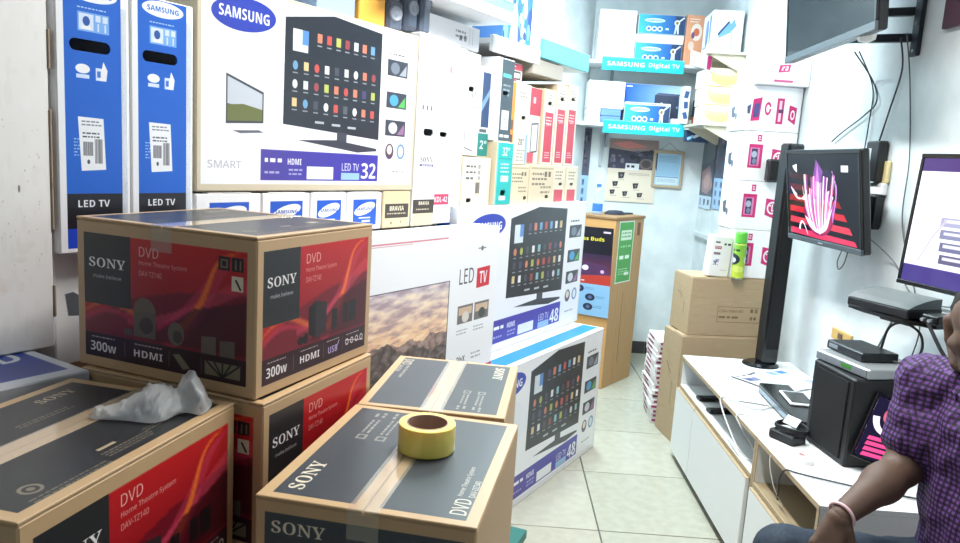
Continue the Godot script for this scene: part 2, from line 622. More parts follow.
	for x in [28, 54, 72]:
		k.r(x, b * 0.85, 0.3, b * 0.12, Color(ink, 0.4))
	# black square with the maker's name
	k.r(4, 5, 28, b * 0.52, BLACK_INK)
	k.t("SONY", 18, b * 0.29, b * 0.072, ink, "c", true, 22, 0, "Droid Serif")
	k.t("make.believe", 18, b * 0.39, b * 0.03, Color(ink, 0.85), "c", false, 17)
	var soft := rgb8(236, 178, 172)
	k.t("DVD", 37, b * 0.17, b * 0.07, soft, "l", false)
	k.t("Home Theatre System", 37, b * 0.255, b * 0.045, soft, "l", false, 27)
	k.t("DAV-TZ140", 37, b * 0.325, b * 0.04, soft, "l", false, 13)
	return k.done()


func print_top(ratio: float, second: bool) -> ImageTexture:
	# one flap of a dark printed carton top: u runs along the seam, which is at the lower edge of flap a and the upper edge of flap b
	var h := 100.0 * ratio
	var k := Paint.new(100, h, 512, TAN)
	var y0 := 4.0 if not second else 4.5
	k.r(4, y0, 92, h - 8.5, BLACK_INK)
	var ink := Color(0.72, 0.66, 0.55)
	if second:
		k.e(16, h * 0.68, 3.4, 3.4, Color(ink, 0.6)); k.e(16, h * 0.68, 2.3, 2.3, BLACK_INK); k.e(16, h * 0.68, 1.2, 1.2, Color(ink, 0.6))
		k.small(10, h * 0.82, 30, 2, 0.9, Color(ink, 0.55), rng)
		k.small(42, h * 0.7, 22, 3, 0.8, Color(ink, 0.6), rng)
		k.r(44, h * 0.6, 8, 1.6, ink)
		k.p([[72, h * 0.52], [80, h * 0.5], [81, h * 0.58], [73, h * 0.6]], ink)
		k.small(64, h * 0.64, 22, 2, 0.8, Color(ink, 0.6), rng)
	else:
		k.t("SONY", 80, h * 0.3, 4.5, ink, "c", true, 0, 0, "Droid Serif")
		k.small(10, h * 0.3, 34, 2, 0.9, Color(ink, 0.5), rng)
		k.small(50, h * 0.62, 24, 2, 0.9, Color(ink, 0.55), rng)
	return k.done()


func print_flap(ratio: float, which: int) -> ImageTexture:
	# flaps of the slate grey home cinema carton
	var h := 100.0 * ratio
	var k := Paint.new(100, h, 640, TAN)
	var bg := SLATE_INK
	var ink := rgb8(224, 212, 190)
	k.r(3.5, 4.5 if which == 0 else 3.8, 93, h - 8.3, bg)
	if which == 0:
		k.t("SONY", 8, h * 0.27, 6.2, ink, "l", true, 25, 0, "Droid Serif")
		for a in 2:
			k.r(60, h * (0.36 + 0.22 * a), 5, 4.6, Color(ink, 0.45)); k.r(61, h * (0.36 + 0.22 * a) + 1, 3, 2.6, bg)
			k.small(67, h * (0.37 + 0.22 * a), 18, 2, 1.3, Color(ink, 0.5), rng)
			k.small(87, h * (0.35 + 0.22 * a), 7, 2, 1.8, Color(ink, 0.5), rng)
	else:
		k.t("DVD", 7, h * 0.79, 6.0, ink, "l", false, 12)
		k.t("Home Theatre System", 21, h * 0.74, 2.8, ink, "l", false, 26)
		k.t("DAV-DZ340", 21, h * 0.85, 2.6, ink, "l", false, 14)
	return k.done()


func print_flap_back(ratio: float, which: int) -> ImageTexture:
	# the same carton turned end for end: the lettering is upside down from the aisle
	var t := print_flap(ratio, 1 - which)
	var im := t.get_image()
	im.rotate_180()
	return ImageTexture.create_from_image(im)


func print_end() -> ImageTexture:
	var k := Paint.new(100, 100, 512, TAN)
	k.r(4, 3.6, 92, 92, SLATE_INK)
	k.t("SONY", 7, 8.4, 4.4, rgb8(224, 212, 190), "l", true, 26, 0, "Droid Serif")
	k.t("DVD", 9, 60, 5, rgb8(224, 212, 190), "l", false)
	k.t("Home Theatre System", 22, 60, 4, rgb8(224, 212, 190), "l", false)
	k.r(84, 6.5, 4, 4, rgb8(196, 170, 130)); k.r(89.5, 6.5, 4, 4, rgb8(196, 170, 130))
	k.small(9, 72, 60, 4, 1.3, Color(0.75, 0.65, 0.5, 0.7), rng)
	return k.done()


func oval_logo(k: Paint, cx: float, cy: float, rx: float, ry: float, field: Color, ink: Color) -> void:
	var pts := []
	for i in 48:
		var a := TAU * i / 48.0
		var x := cos(a) * rx
		pts.append([cx + x, cy + sin(a) * ry - x * 0.05])
	k.p(pts, field)
	k.t("SAMSUNG", cx, cy, ry * 0.66, ink, "c", true, rx * 1.56)


func app_screen(k: Paint, q: Array) -> void:
	# q: the four corners of the pictured screen, left top, right top, right bottom, left bottom
	var at := func(u: float, v: float) -> Vector2:
		var a := Vector2(q[0][0], q[0][1]).lerp(Vector2(q[1][0], q[1][1]), u)
		var b := Vector2(q[3][0], q[3][1]).lerp(Vector2(q[2][0], q[2][1]), u)
		return a.lerp(b, v)
	k.p(q, rgb8(44, 51, 61))
	var cols := [rgb8(190, 84, 80), rgb8(110, 156, 196), rgb8(206, 210, 214), rgb8(176, 184, 96), rgb8(214, 190, 140), rgb8(140, 190, 200), rgb8(80, 76, 120), rgb8(150, 74, 80), rgb8(76, 82, 94), rgb8(226, 228, 228), rgb8(206, 126, 104), rgb8(90, 96, 106)]
	var big: Vector2 = at.call(0.07, 0.09)
	k.r(big.x, big.y, 6.6, 6.8, rgb8(214, 224, 232)); k.r(big.x + 4, big.y, 2.8, 4.5, rgb8(90, 140, 206))
	for x in 7:
		var p: Vector2 = at.call(0.3 + x * 0.095, 0.1 + 0.005 * x)
		k.r(p.x, p.y, 2.2, 2.9, cols[rng.randi() % cols.size()]); k.r(p.x, p.y + 3.7, 2.2, 0.4, rgb8(150, 156, 164))
	for y in 3:
		for x in 9:
			var p: Vector2 = at.call(0.075 + x * 0.102, 0.385 + y * 0.175)
			var c: Color = cols[rng.randi() % cols.size()]
			if rng.randf() < 0.35:
				k.e(p.x + 1.1, p.y + 1.4, 1.1, 1.4, c)
			else:
				k.r(p.x, p.y, 2.1, 2.7, c)
			k.r(p.x, p.y + 3.5, 2.2, 0.4, rgb8(150, 156, 164))
	for x in 3:
		var p: Vector2 = at.call(0.3 + x * 0.17, 0.92)
		k.r(p.x, p.y, 4.2, 0.8, rgb8(176, 182, 190))


func print_smart(ratio: float, inches: String, edge: Color, dx: float) -> ImageTexture:
	var h := 100.0 * ratio
	var k := Paint.new(100, h, 1024, edge)
	k.r(1.2, 0.6, 97.6, h - 2.4, WHITE)
	k.e(20, h * 0.4, 14, 8, rgb8(216, 230, 244, 60))
	oval_logo(k, 16.2 + dx, h * 0.13, 11.8, h * 0.082, rgb8(46, 66, 176), rgb8(248, 250, 255))
	app_screen(k, [[31.8 + dx, h * 0.088], [78.3 + dx, h * 0.045], [78.3 + dx, h * 0.69], [31.6 + dx, h * 0.645]])
	k.p([[31.8 + dx, h * 0.088], [53.4 + dx, h * 0.018], [78.3 + dx, h * 0.042], [78.3 + dx, h * 0.07], [31.8 + dx, h * 0.11]], rgb8(44, 51, 61))
	k.p([[56.2 + dx, h * 0.66], [61.2 + dx, h * 0.667], [61.2 + dx, h * 0.735], [56.2 + dx, h * 0.725]], rgb8(66, 72, 84))
	k.p([[37.9 + dx, h * 0.725], [56 + dx, h * 0.71], [77.4 + dx, h * 0.745], [77.4 + dx, h * 0.76], [67 + dx, h * 0.775]], rgb8(58, 64, 76))
	# small screen with a landscape
	k.p([[9.7, h * 0.423], [23.7, h * 0.495], [23.7, h * 0.652], [9.7, h * 0.668]], rgb8(60, 66, 74))
	k.p([[10.2, h * 0.437], [23.2, h * 0.505], [23.2, h * 0.59], [10.2, h * 0.57]], rgb8(190, 198, 210))
	k.p([[10.2, h * 0.575], [16, h * 0.565], [23.2, h * 0.585], [23.2, h * 0.642], [10.2, h * 0.655]], rgb8(104, 112, 62))
	k.p([[12, h * 0.7], [22, h * 0.69], [24, h * 0.7], [15, h * 0.712]], rgb8(90, 96, 108))
	# band
	k.g(22.9 + dx, h * 0.785, 55.6, h * 0.163, rgb8(74, 62, 158), rgb8(58, 58, 168), false)
	k.small(24.5 + dx, h * 0.83, 7, 1, 1.5, WHITE, rng); k.t("HDMI", 37 + dx, h * 0.845, 2.0, WHITE, "c", true, 6)
	k.small(24.5 + dx, h * 0.9, 6, 1, 0.8, Color(WHITE, 0.6), rng); k.small(34.5 + dx, h * 0.885, 6, 2, 0.7, Color(WHITE, 0.6), rng)
	k.r(42.5 + dx, h * 0.868, 12.5, h * 0.072, WHITE)
	k.t("LED", 61.5 + dx, h * 0.865, 2.6, WHITE, "c", false, 4.6); k.t("TV", 66.5 + dx, h * 0.865, 2.6, WHITE, "c", false, 3.2)
	k.r(59 + dx, h * 0.9, 9.5, 2.4, rgb8(150, 190, 226))
	k.t(inches, 73.4 + dx, h * 0.885, 5.6, WHITE, "c", true, 8.0)
	# column of pictures
	k.small(82.5 + dx, h * 0.14, 9, 1, 0.8, rgb8(90, 94, 104), rng)
	for a in 3:
		var y: float = h * [0.18, 0.38, 0.555][a]
		k.r(82 + dx, y, 12, h * 0.1, rgb8(62, 68, 82))
		k.e(86.5 + dx, y + h * 0.05, 2.6, h * 0.036, [rgb8(120, 130, 146), rgb8(80, 160, 210), rgb8(210, 214, 222)][a])
		k.p([[89 + dx, y + h * 0.09], [93.2 + dx, y + h * 0.02], [93.2 + dx, y + h * 0.09]], [rgb8(160, 168, 180), rgb8(90, 180, 90), rgb8(150, 110, 150)][a])
	k.e(85 + dx, h * 0.755, 2.5, h * 0.05, rgb8(84, 70, 92)); k.e(85 + dx, h * 0.745, 1.5, h * 0.03, rgb8(226, 214, 200))
	k.e(91.8 + dx, h * 0.753, 2.5, h * 0.05, rgb8(110, 150, 196)); k.e(91.8 + dx, h * 0.753, 1.5, h * 0.035, rgb8(226, 234, 240))
	k.small(86, h * 0.88, 8, 1, 0.7, rgb8(150, 154, 160), rng)
	k.t("SMART", 9.5, h * 0.87, 2.2, rgb8(170, 174, 182), "c", false, 12)
	return k.done()


func print_led_tv(ratio: float) -> ImageTexture:
	var h := 100.0 * ratio
	var k := Paint.new(100, h, 1024, WHITE)
	k.r(0, 2.2, 62, 0.5, rgb8(206, 120, 132)); k.r(0, 3.1, 40, 0.25, rgb8(206, 150, 160))
	# mountains at dusk
	k.r(3.6, h * 0.31, 61, h * 0.68, rgb8(60, 62, 74))
	k.landscape(4, h * 0.315, 60.2, h * 0.675)
	# right column
	k.t("LED", 76.4, h * 0.3, 6.0, rgb8(70, 72, 80), "c", false, 10.5)
	k.p([[84, h * 0.262], [94, h * 0.255], [94, h * 0.388], [84, h * 0.394]], rgb8(206, 40, 56))
	k.t("TV", 89, h * 0.325, 5.0, WHITE, "c", true, 6)
	k.e(87, h * 0.13, 1.0, 1.0, rgb8(96, 100, 108)); k.r(84, h * 0.125, 6, 0.5, rgb8(120, 124, 130))
	for a in 2:
		var x := 71.2 + a * 12.4
		k.r(x, h * 0.49, 11.2, h * 0.12, rgb8(110, 104, 104)); k.r(x + 0.8, h * 0.505, 9.6, h * 0.05, rgb8(206, 178, 150))
		k.e(x + 6, h * 0.57, 2.6, 2.2, [rgb8(214, 208, 200), rgb8(60, 66, 60)][a])
		k.small(x, h * 0.65, 8, 2, 0.7, rgb8(170, 172, 178), rng)
	k.t("DivX", 75.5, h * 0.85, 2.6, rgb8(60, 62, 70), "c", true, 6)
	k.small(83, h * 0.83, 8, 2, 0.9, rgb8(170, 172, 178), rng)
	k.r(80, h * 0.945, 20, h * 0.055, rgb8(178, 36, 56))
	return k.done()


func print_blue_side() -> ImageTexture:
	var k := Paint.new(100, 345, 320, WHITE)
	k.r(9, 0, 80, 345, rgb8(12, 96, 204))
	k.r(9, 268, 80, 46, rgb8(22, 26, 36)); k.r(9, 314, 80, 26, rgb8(30, 70, 200)); k.r(0, 340, 100, 5, WHITE)
	k.t("LED TV", 47, 281, 9.5, rgb8(236, 240, 248), "c", true, 46)
	k.e(50, 12, 34, 11, WHITE); k.t("SAMSUNG", 50, 12, 7, rgb8(12, 96, 204), "c", true, 52)
	var pale := rgb8(208, 224, 248)
	k.small(28, 30, 42, 1, 2.2, Color(pale, 0.8), rng)
	k.r(28, 36, 44, 24, rgb8(120, 170, 234)); k.r(30, 38, 20, 20, pale); k.e(40, 47, 5, 6, rgb8(40, 80, 160)); k.r(34, 53, 12, 4, WHITE)
	for a in 2:
		k.r(53 + a * 10, 38, 7, 8, pale); k.line([[56.5 + a * 10, 48], [56.5 + a * 10, 57]], 2.2, pale)
	k.e(34, 107, 10, 6, WHITE); k.r(25, 114, 18, 5, pale)
	k.r(52, 104, 14, 16, pale); k.p([[57, 120], [63, 95], [69, 106], [67, 120]], WHITE); k.r(54, 108, 5, 8, rgb8(60, 110, 210))
	# address label
	k.p([[26, 168], [62, 169], [65, 236], [30, 238]], rgb8(236, 240, 246))
	k.small(31, 173, 28, 2, 2.2, rgb8(110, 120, 140), rng); k.small(32, 188, 24, 2, 2.4, rgb8(60, 70, 90), rng)
	k.bars(33, 200, 13, 18, rng); k.bars(49, 196, 11, 32, rng)
	k.e(40, 226, 2, 3, rgb8(70, 80, 100)); k.small(20, 196, 8, 6, 2.2, Color(pale, 0.7), rng)
	return k.done()


func print_blue_label(w: float) -> ImageTexture:
	# white parts box with a blue printed panel
	var k := Paint.new(100, 70, 256, WHITE)
	var x := 50.0 - w / 2.0
	k.r(x, 12, w, 50, rgb8(24, 84, 196))
	var pts := []
	for i in 40:
		var a := TAU * i / 40.0
		pts.append([50 + cos(a) * w * 0.44, 30 + sin(a) * 11 - cos(a) * w * 0.1])
	k.p(pts, WHITE)
	k.t("SAMSUNG", 50, 30, 6, rgb8(40, 60, 150), "c", true, w * 0.7)
	k.r(50 - w * 0.25, 46, w * 0.5, 2.6, rgb8(220, 232, 250)); k.r(50 - w * 0.12, 52, w * 0.36, 4, rgb8(200, 216, 246))
	return k.done()


func print_tall(kind: String, hgt: float) -> ImageTexture:
	var k := Paint.new(100, hgt, 192, WHITE)
	var ink := rgb8(56, 58, 66)
	match kind:
		"tan_band":
			k.r(0, 0, 100, hgt, rgb8(214, 196, 160)); k.r(6, hgt * 0.34, 88, hgt * 0.4, rgb8(62, 58, 52))
			k.t("BRAVIA", 50, hgt * 0.47, hgt * 0.13, rgb8(236, 226, 200), "c", true, 54); k.small(14, hgt * 0.6, 72, 1, 4, rgb8(196, 184, 156), rng)
			k.e(30, hgt * 0.88, 4, 4, rgb8(150, 130, 96)); k.e(66, hgt * 0.86, 3, 3, rgb8(150, 130, 96))
		"white_tall":
			k.r(0, hgt * 0.93, 100, hgt * 0.07, rgb8(214, 196, 160)); k.r(0, hgt * 0.86, 100, hgt * 0.075, rgb8(62, 58, 52))
			k.t("BRAVIA", 52, hgt * 0.88, 9, rgb8(236, 226, 200), "c", true, 50); k.small(16, hgt * 0.91, 66, 1, 4, rgb8(196, 184, 156), rng)
			k.t("SONY", 54, hgt * 0.645, 13, ink, "c", true, 60, 0, "Droid Serif"); k.r(22, hgt * 0.67, 66, 6, rgb8(84, 74, 140)); k.t("BRAVIA", 58, hgt * 0.677, 4, WHITE, "c", true, 50)
			for a in 3:
				k.r(22 + a * 20, hgt * 0.36, 7, 12, Color(ink, 0.8))
			k.r(10, hgt * 0.1, 5, 5, Color(ink, 0.6))
		"code":
			k.r(0, hgt * 0.835, 86, hgt * 0.06, rgb8(206, 56, 92)); k.t("KDL-42", 42, hgt * 0.865, 17, rgb8(250, 226, 232), "c", true, 74)
			k.e(60, hgt * 0.14, 8, 12, rgb8(236, 150, 164)); k.line([[50, hgt * 0.3], [64, hgt * 0.33]], 4, rgb8(226, 140, 150))
		"parcel":
			k.r(0, 0, 100, hgt, rgb8(228, 222, 208)); k.r(5, 4, 84, hgt - 8, rgb8(238, 234, 222))
			for a in 3:
				k.small(12, 14 + a * 11, 34, 1, 5, Color(ink, 0.8), rng); k.r(54, 12 + a * 11, 9, 8, Color(ink, 0.4))
			k.r(46, 40, 18, hgt * 0.35, rgb8(216, 206, 186)); k.bars(48, 46, 14, 20, rng)
		"teal_strip":
			k.r(20, hgt * 0.05, 76, hgt * 0.62, rgb8(46, 74, 120)); k.p([[20, hgt * 0.4], [96, hgt * 0.22], [96, hgt * 0.3], [20, hgt * 0.5]], rgb8(120, 160, 196))
			k.r(0, hgt * 0.74, 100, hgt * 0.26, rgb8(28, 134, 128)); k.t("2\"", 56, hgt * 0.87, 40, rgb8(214, 240, 236), "c", true, 66)
			k.r(10, hgt * 0.69, 70, hgt * 0.04, rgb8(84, 96, 104))
		"dark":
			k.r(0, 0, 100, hgt, rgb8(66, 84, 96)); k.r(0, 0, 26, hgt, rgb8(226, 234, 238)); k.r(34, hgt * 0.17, 50, 11, rgb8(90, 196, 196))
			k.small(38, hgt * 0.3, 44, 3, 7, rgb8(140, 160, 170), rng); k.r(38, hgt * 0.62, 44, hgt * 0.24, rgb8(238, 242, 244)); k.small(42, hgt * 0.66, 36, 6, 4, rgb8(150, 160, 168), rng)
			k.small(34, hgt * 0.92, 56, 1, 10, WHITE, rng)
		"teal":
			k.r(0, 0, 100, hgt, rgb8(34, 190, 188)); k.r(0, 0, 7, hgt, rgb8(120, 224, 220)); k.t("32\"", 54, hgt * 0.14, 26, rgb8(222, 250, 248), "c", true, 46)
			k.r(12, hgt * 0.25, 82, 2, rgb8(20, 150, 150)); k.small(26, hgt * 0.33, 54, 3, 6, rgb8(210, 246, 244), rng); k.r(30, hgt * 0.53, 48, hgt * 0.1, rgb8(220, 246, 246)); k.r(26, hgt * 0.86, 40, hgt * 0.07, rgb8(226, 244, 244))
		"orange":
			k.r(0, 0, 26, hgt, rgb8(232, 150, 50)); k.r(4, hgt * 0.46, 18, hgt * 0.12, rgb8(120, 84, 56)); k.r(4, hgt * 0.64, 18, hgt * 0.1, rgb8(90, 66, 60))
			k.r(26, 0, 74, hgt, rgb8(232, 224, 206)); k.small(42, hgt * 0.1, 40, 2, 4, rgb8(150, 144, 134), rng); k.t("28\"", 66, hgt * 0.72, 15, rgb8(110, 108, 110), "c", true, 30)
			k.small(46, hgt * 0.82, 40, 4, 4, rgb8(150, 146, 140), rng); k.r(86, hgt * 0.62, 12, hgt * 0.38, rgb8(150, 186, 220))
		"red":
			k.r(0, 0, 100, hgt, rgb8(232, 226, 214)); k.r(14, hgt * 0.3, 74, hgt * 0.68, rgb8(204, 62, 84))
			k.small(20, hgt * 0.06, 60, 4, 6, rgb8(150, 146, 136), rng); k.small(24, hgt * 0.36, 52, 3, 6, rgb8(244, 214, 216), rng); k.t("LED TV", 52, hgt * 0.46, 9, rgb8(250, 226, 228), "c", true, 40)
			k.small(30, hgt * 0.84, 44, 3, 5, rgb8(236, 190, 196), rng)
		"red_wide":
			k.r(0, 0, 100, hgt, rgb8(218, 216, 214)); k.r(0, 0, 100, hgt * 0.36, rgb8(196, 58, 82)); k.r(30, hgt * 0.12, 22, hgt * 0.08, rgb8(226, 196, 206))
			k.line([[30, hgt * 0.48], [86, hgt * 0.46], [86, hgt * 0.84], [30, hgt * 0.86], [30, hgt * 0.48]], 6, rgb8(60, 70, 84)); k.r(0, hgt * 0.86, 60, hgt * 0.14, rgb8(206, 80, 96))
		"carton":
			k.r(0, 0, 100, hgt, rgb8(222, 208, 178)); k.r(4, 4, 92, 3, rgb8(190, 172, 140)); k.small(10, hgt * 0.2, 60, 3, 5, rgb8(130, 116, 96), rng); k.r(60, hgt * 0.16, 10, 10, rgb8(110, 96, 80)); k.r(76, hgt * 0.16, 10, 10, rgb8(110, 96, 80)); k.small(46, hgt * 0.56, 44, 2, 5, rgb8(150, 132, 108), rng)
		"carton_red":
			k.r(0, 0, 100, hgt, rgb8(226, 216, 194)); k.r(14, hgt * 0.66, 72, hgt * 0.34, rgb8(204, 76, 92)); k.small(18, hgt * 0.14, 60, 3, 6, rgb8(150, 134, 110), rng)
		"flat":
			k.small(52, hgt * 0.3, 24, 2, 2.6, Color(ink, 0.5), rng); k.r(60, hgt * 0.5, 5, 5, Color(ink, 0.7)); k.r(69, hgt * 0.45, 5, 6, Color(ink, 0.5)); k.r(80, hgt * 0.1, 0.8, hgt * 0.7, Color(ink, 0.3)); k.r(86, hgt * 0.1, 0.8, hgt * 0.7, Color(ink, 0.3))
		"mark":
			for a in 2:
				k.r(50 + a * 18, hgt * 0.36, 8, hgt * 0.07, Color(ink, 0.7))
			k.small(30, hgt * 0.47, 52, 2, 5, Color(ink, 0.45), rng); k.r(56, hgt * 0.51, 34, 6, rgb8(176, 160, 200))
			k.line([[10, hgt * 0.75], [10, hgt * 0.93], [72, hgt * 0.96]], 5, rgb8(96, 96, 100))
	return k.done()


func print_sign() -> ImageTexture:
	var k := Paint.new(100, 16.5, 640, rgb8(36, 190, 206))
	k.r(0, 0, 100, 1, rgb8(120, 220, 226))
	k.t("SAMSUNG", 29, 8.2, 5.6, rgb8(232, 250, 252), "c", true, 46); k.t("Digital TV", 76, 8.4, 7.4, rgb8(232, 250, 252), "c", true, 38)
	return k.done()


func print_football(wide: bool) -> ImageTexture:
	var h := 41.0
	var k := Paint.new(100, h, 384, rgb8(30, 92, 190))
	k.g(0, 0, 100, h, rgb8(70, 196, 216), rgb8(34, 70, 170), false)
	k.e(34, h * 0.3, 22, 4.6, rgb8(226, 244, 250)); k.t("SAMSUNG", 34, h * 0.3, 4, rgb8(60, 130, 200), "c", true, 34)
	for a in 3:
		k.e(22 + a * 12, h * 0.74, 6, 5.6, rgb8(232, 242, 250)); k.e(22 + a * 12, h * 0.74, 3.4, 3, rgb8(50, 120, 200))
	k.r(58, h * 0.68, 7, 4, rgb8(220, 234, 246))
	# a figure holding a round cup
	k.r(78, 0, 22, h, rgb8(40, 66, 110)); k.e(82, h * 0.38, 6, 6.4, rgb8(226, 230, 226)); k.e(82, h * 0.38, 3, 3.4, rgb8(150, 120, 60))
	k.p([[79, h * 0.5], [86, h * 0.5], [87, h * 0.96], [84, h * 0.96], [82, h * 0.7], [80, h * 0.96], [77, h * 0.96]], rgb8(226, 234, 240)); k.line([[86, h * 0.3], [96, h * 0.1]], 3.4, rgb8(230, 226, 226))
	if wide:
		k.r(0, 0, 100, 4, WHITE); k.small(10, 1, 70, 1, 2, rgb8(90, 110, 150), rng)
	return k.done()


func print_decoder() -> ImageTexture:
	var k := Paint.new(100, 66, 384, rgb8(38, 110, 214))
	k.g(0, 0, 100, 66, rgb8(36, 96, 210), rgb8(206, 230, 250), false)
	k.r(2, 3, 10, 2, WHITE); k.p([[50, 16], [90, 16], [92, 58], [50, 58]], rgb8(52, 60, 84)); k.p([[50, 16], [56, 12], [92, 13], [90, 16]], rgb8(84, 92, 116))
	k.e(62, 30, 2, 2.6, WHITE); k.e(88, 34, 1.6, 2, rgb8(150, 160, 190))
	k.r(80, 58, 14, 6, rgb8(240, 244, 248))
	return k.done()


func print_dryer(front: bool) -> ImageTexture:
	var k := Paint.new(100, 82, 256, WHITE)
	if front:
		k.p([[18, 46], [52, 20], [60, 26], [70, 16], [78, 30], [60, 44], [22, 56]], rgb8(110, 160, 206)); k.p([[18, 46], [52, 20], [54, 24], [20, 52]], rgb8(36, 60, 110)); k.line([[62, 40], [66, 56], [66, 76]], 4, rgb8(160, 190, 216))
		k.small(60, 6, 30, 1, 2.4, rgb8(210, 190, 196), rng)
	else:
		k.e(45, 40, 16, 28, rgb8(72, 110, 166)); k.e(40, 36, 9, 18, rgb8(120, 156, 200)); k.p([[66, 8], [84, 4], [84, 60], [70, 66]], rgb8(92, 130, 180)); k.r(10, 66, 40, 4, rgb8(120, 150, 190))
	return k.done()


func print_magenta(side: bool) -> ImageTexture:
	var k := Paint.new(100, 86, 384, Color(0.96, 0.96, 0.97))
	var m := rgb8(200, 36, 110)
	if side:
		k.p([[16, 40], [40, 36], [38, 50], [52, 56], [30, 62], [18, 56]], rgb8(70, 74, 90)); k.e(48, 58, 8, 7, rgb8(90, 96, 110)); k.small(20, 10, 60, 1, 2.2, rgb8(176, 170, 180), rng); k.small(20, 74, 40, 1, 2, rgb8(176, 170, 180), rng)
	else:
		k.r(12, 22, 26, 42, m); k.r(15, 28, 18, 32, rgb8(210, 130, 176)); k.r(18, 30, 11, 28, rgb8(56, 50, 84)); k.e(23, 40, 5, 6, rgb8(170, 180, 200)); k.e(24, 52, 4, 5, rgb8(120, 130, 160))
		k.r(26, 5, 8, 12, m); k.r(28, 8, 4, 2, WHITE); k.r(28, 12, 4, 2, WHITE)
		k.p([[56, 28], [84, 32], [82, 56], [74, 64], [56, 58]], m)
		for i in 28:
			var a := TAU * i / 36.0 + 0.6
			k.e(69 + cos(a) * 8.5, 45 + sin(a) * 10, 1.5, 1.5, WHITE)
		k.line([[69, 38], [69, 50], [74, 50]], 2.2, WHITE); k.e(65, 41, 1.6, 1.6, WHITE)
	return k.done()


func print_magenta_long() -> ImageTexture:
	var k := Paint.new(100, 72, 384, Color(0.96, 0.96, 0.97))
	var m := rgb8(200, 36, 110)
	k.p([[12, 22], [28, 18], [26, 56], [10, 58]], m); k.p([[15, 30], [25, 27], [24, 50], [14, 52]], rgb8(74, 70, 130)); k.p([[2, 34], [9, 30], [8, 46], [3, 46]], rgb8(70, 80, 120))
	k.e(40, 36, 6, 11, m); k.e(40, 36, 3, 6.5, WHITE); k.r(40, 33, 7, 3, WHITE)
	k.r(56, 18, 13, 42, m); k.r(60, 22, 5, 34, rgb8(236, 200, 216)); k.r(60, 36, 9, 6, rgb8(90, 40, 90))
	k.p([[79, 28], [93, 32], [92, 60], [78, 52]], m); k.e(86, 44, 4, 8, WHITE); k.e(86, 44, 2.2, 5, m)
	return k.done()


func print_yellow_pots() -> ImageTexture:
	var k := Paint.new(100, 42, 256, rgb8(248, 226, 168))
	k.r(0, 0, 100, 42, rgb8(244, 230, 204)); k.e(52, 24, 44, 17, rgb8(236, 190, 128)); k.r(6, 10, 92, 14, rgb8(238, 200, 142)); k.e(56, 11, 40, 5, rgb8(246, 224, 184))
	k.e(4, 30, 1.6, 2, rgb8(120, 90, 60)); k.e(6, 10, 1.4, 2, rgb8(120, 90, 60))
	return k.done()


func print_basket() -> ImageTexture:
	var k := Paint.new(100, 150, 192, rgb8(238, 168, 130))
	k.e(60, 50, 34, 26, rgb8(250, 232, 220)); k.e(60, 50, 18, 12, rgb8(226, 120, 90)); k.e(34, 92, 18, 14, rgb8(244, 214, 200)); k.e(64, 120, 20, 12, rgb8(250, 220, 196)); k.e(40, 60, 10, 10, rgb8(120, 90, 130))
	k.small(16, 10, 60, 2, 4, rgb8(250, 240, 230), rng)
	return k.done()


func print_camera_poster() -> ImageTexture:
	var k := Paint.new(100, 132, 384, rgb8(222, 208, 190))
	k.r(0, 0, 100, 62, rgb8(58, 58, 78)); k.p([[0, 0], [100, 0], [100, 18], [60, 26], [0, 20]], rgb8(150, 124, 118)); k.p([[6, 10], [40, 4], [80, 14], [36, 20]], rgb8(206, 126, 120))
	for a in 22:
		k.e(rng.randf() * 96, 24 + rng.randf() * 36, 2 + rng.randf() * 5, 2 + rng.randf() * 4, [rgb8(40, 40, 58), rgb8(92, 92, 116), rgb8(120, 116, 130), rgb8(30, 30, 44)][a % 4])
	k.e(78, 50, 14, 12, rgb8(112, 100, 96)); k.e(78, 50, 9, 8, rgb8(70, 62, 66))
	k.r(36, 50, 28, 14, rgb8(226, 226, 230)); k.small(39, 54, 22, 1, 6, rgb8(40, 40, 54), rng)
	for c in [[24, 70, 12, 12], [14, 90, 10, 9], [56, 92, 10, 10], [10, 108, 9, 8], [36, 110, 9, 9], [66, 112, 10, 8]]:
		k.p([[c[0] - 2, c[1]], [c[0] + c[2], c[1] - 1], [c[0] + c[2] - 2, c[1] + c[3]], [c[0], c[1] + c[3] + 1]], rgb8(46, 44, 50)); k.e(c[0] + c[2] * 0.45, c[1] + c[3] * 0.5, c[2] * 0.22, c[3] * 0.26, rgb8(110, 106, 110))
		k.small(c[0], c[1] + c[3] + 3, 14, 1, 1.4, rgb8(150, 140, 130), rng)
	k.small(44, 70, 44, 2, 1.6, rgb8(160, 150, 138), rng)
	return k.done()


func print_certificate() -> ImageTexture:
	var k := Paint.new(100, 132, 256, rgb8(176, 206, 226))
	k.r(4, 4, 92, 90, rgb8(150, 190, 218)); k.small(14, 12, 70, 5, 3, rgb8(120, 160, 190), rng); k.r(4, 96, 92, 3, rgb8(96, 130, 170)); k.r(8, 102, 84, 26, rgb8(204, 220, 230)); k.small(12, 106, 74, 4, 2, rgb8(130, 150, 170), rng)
	return k.done()


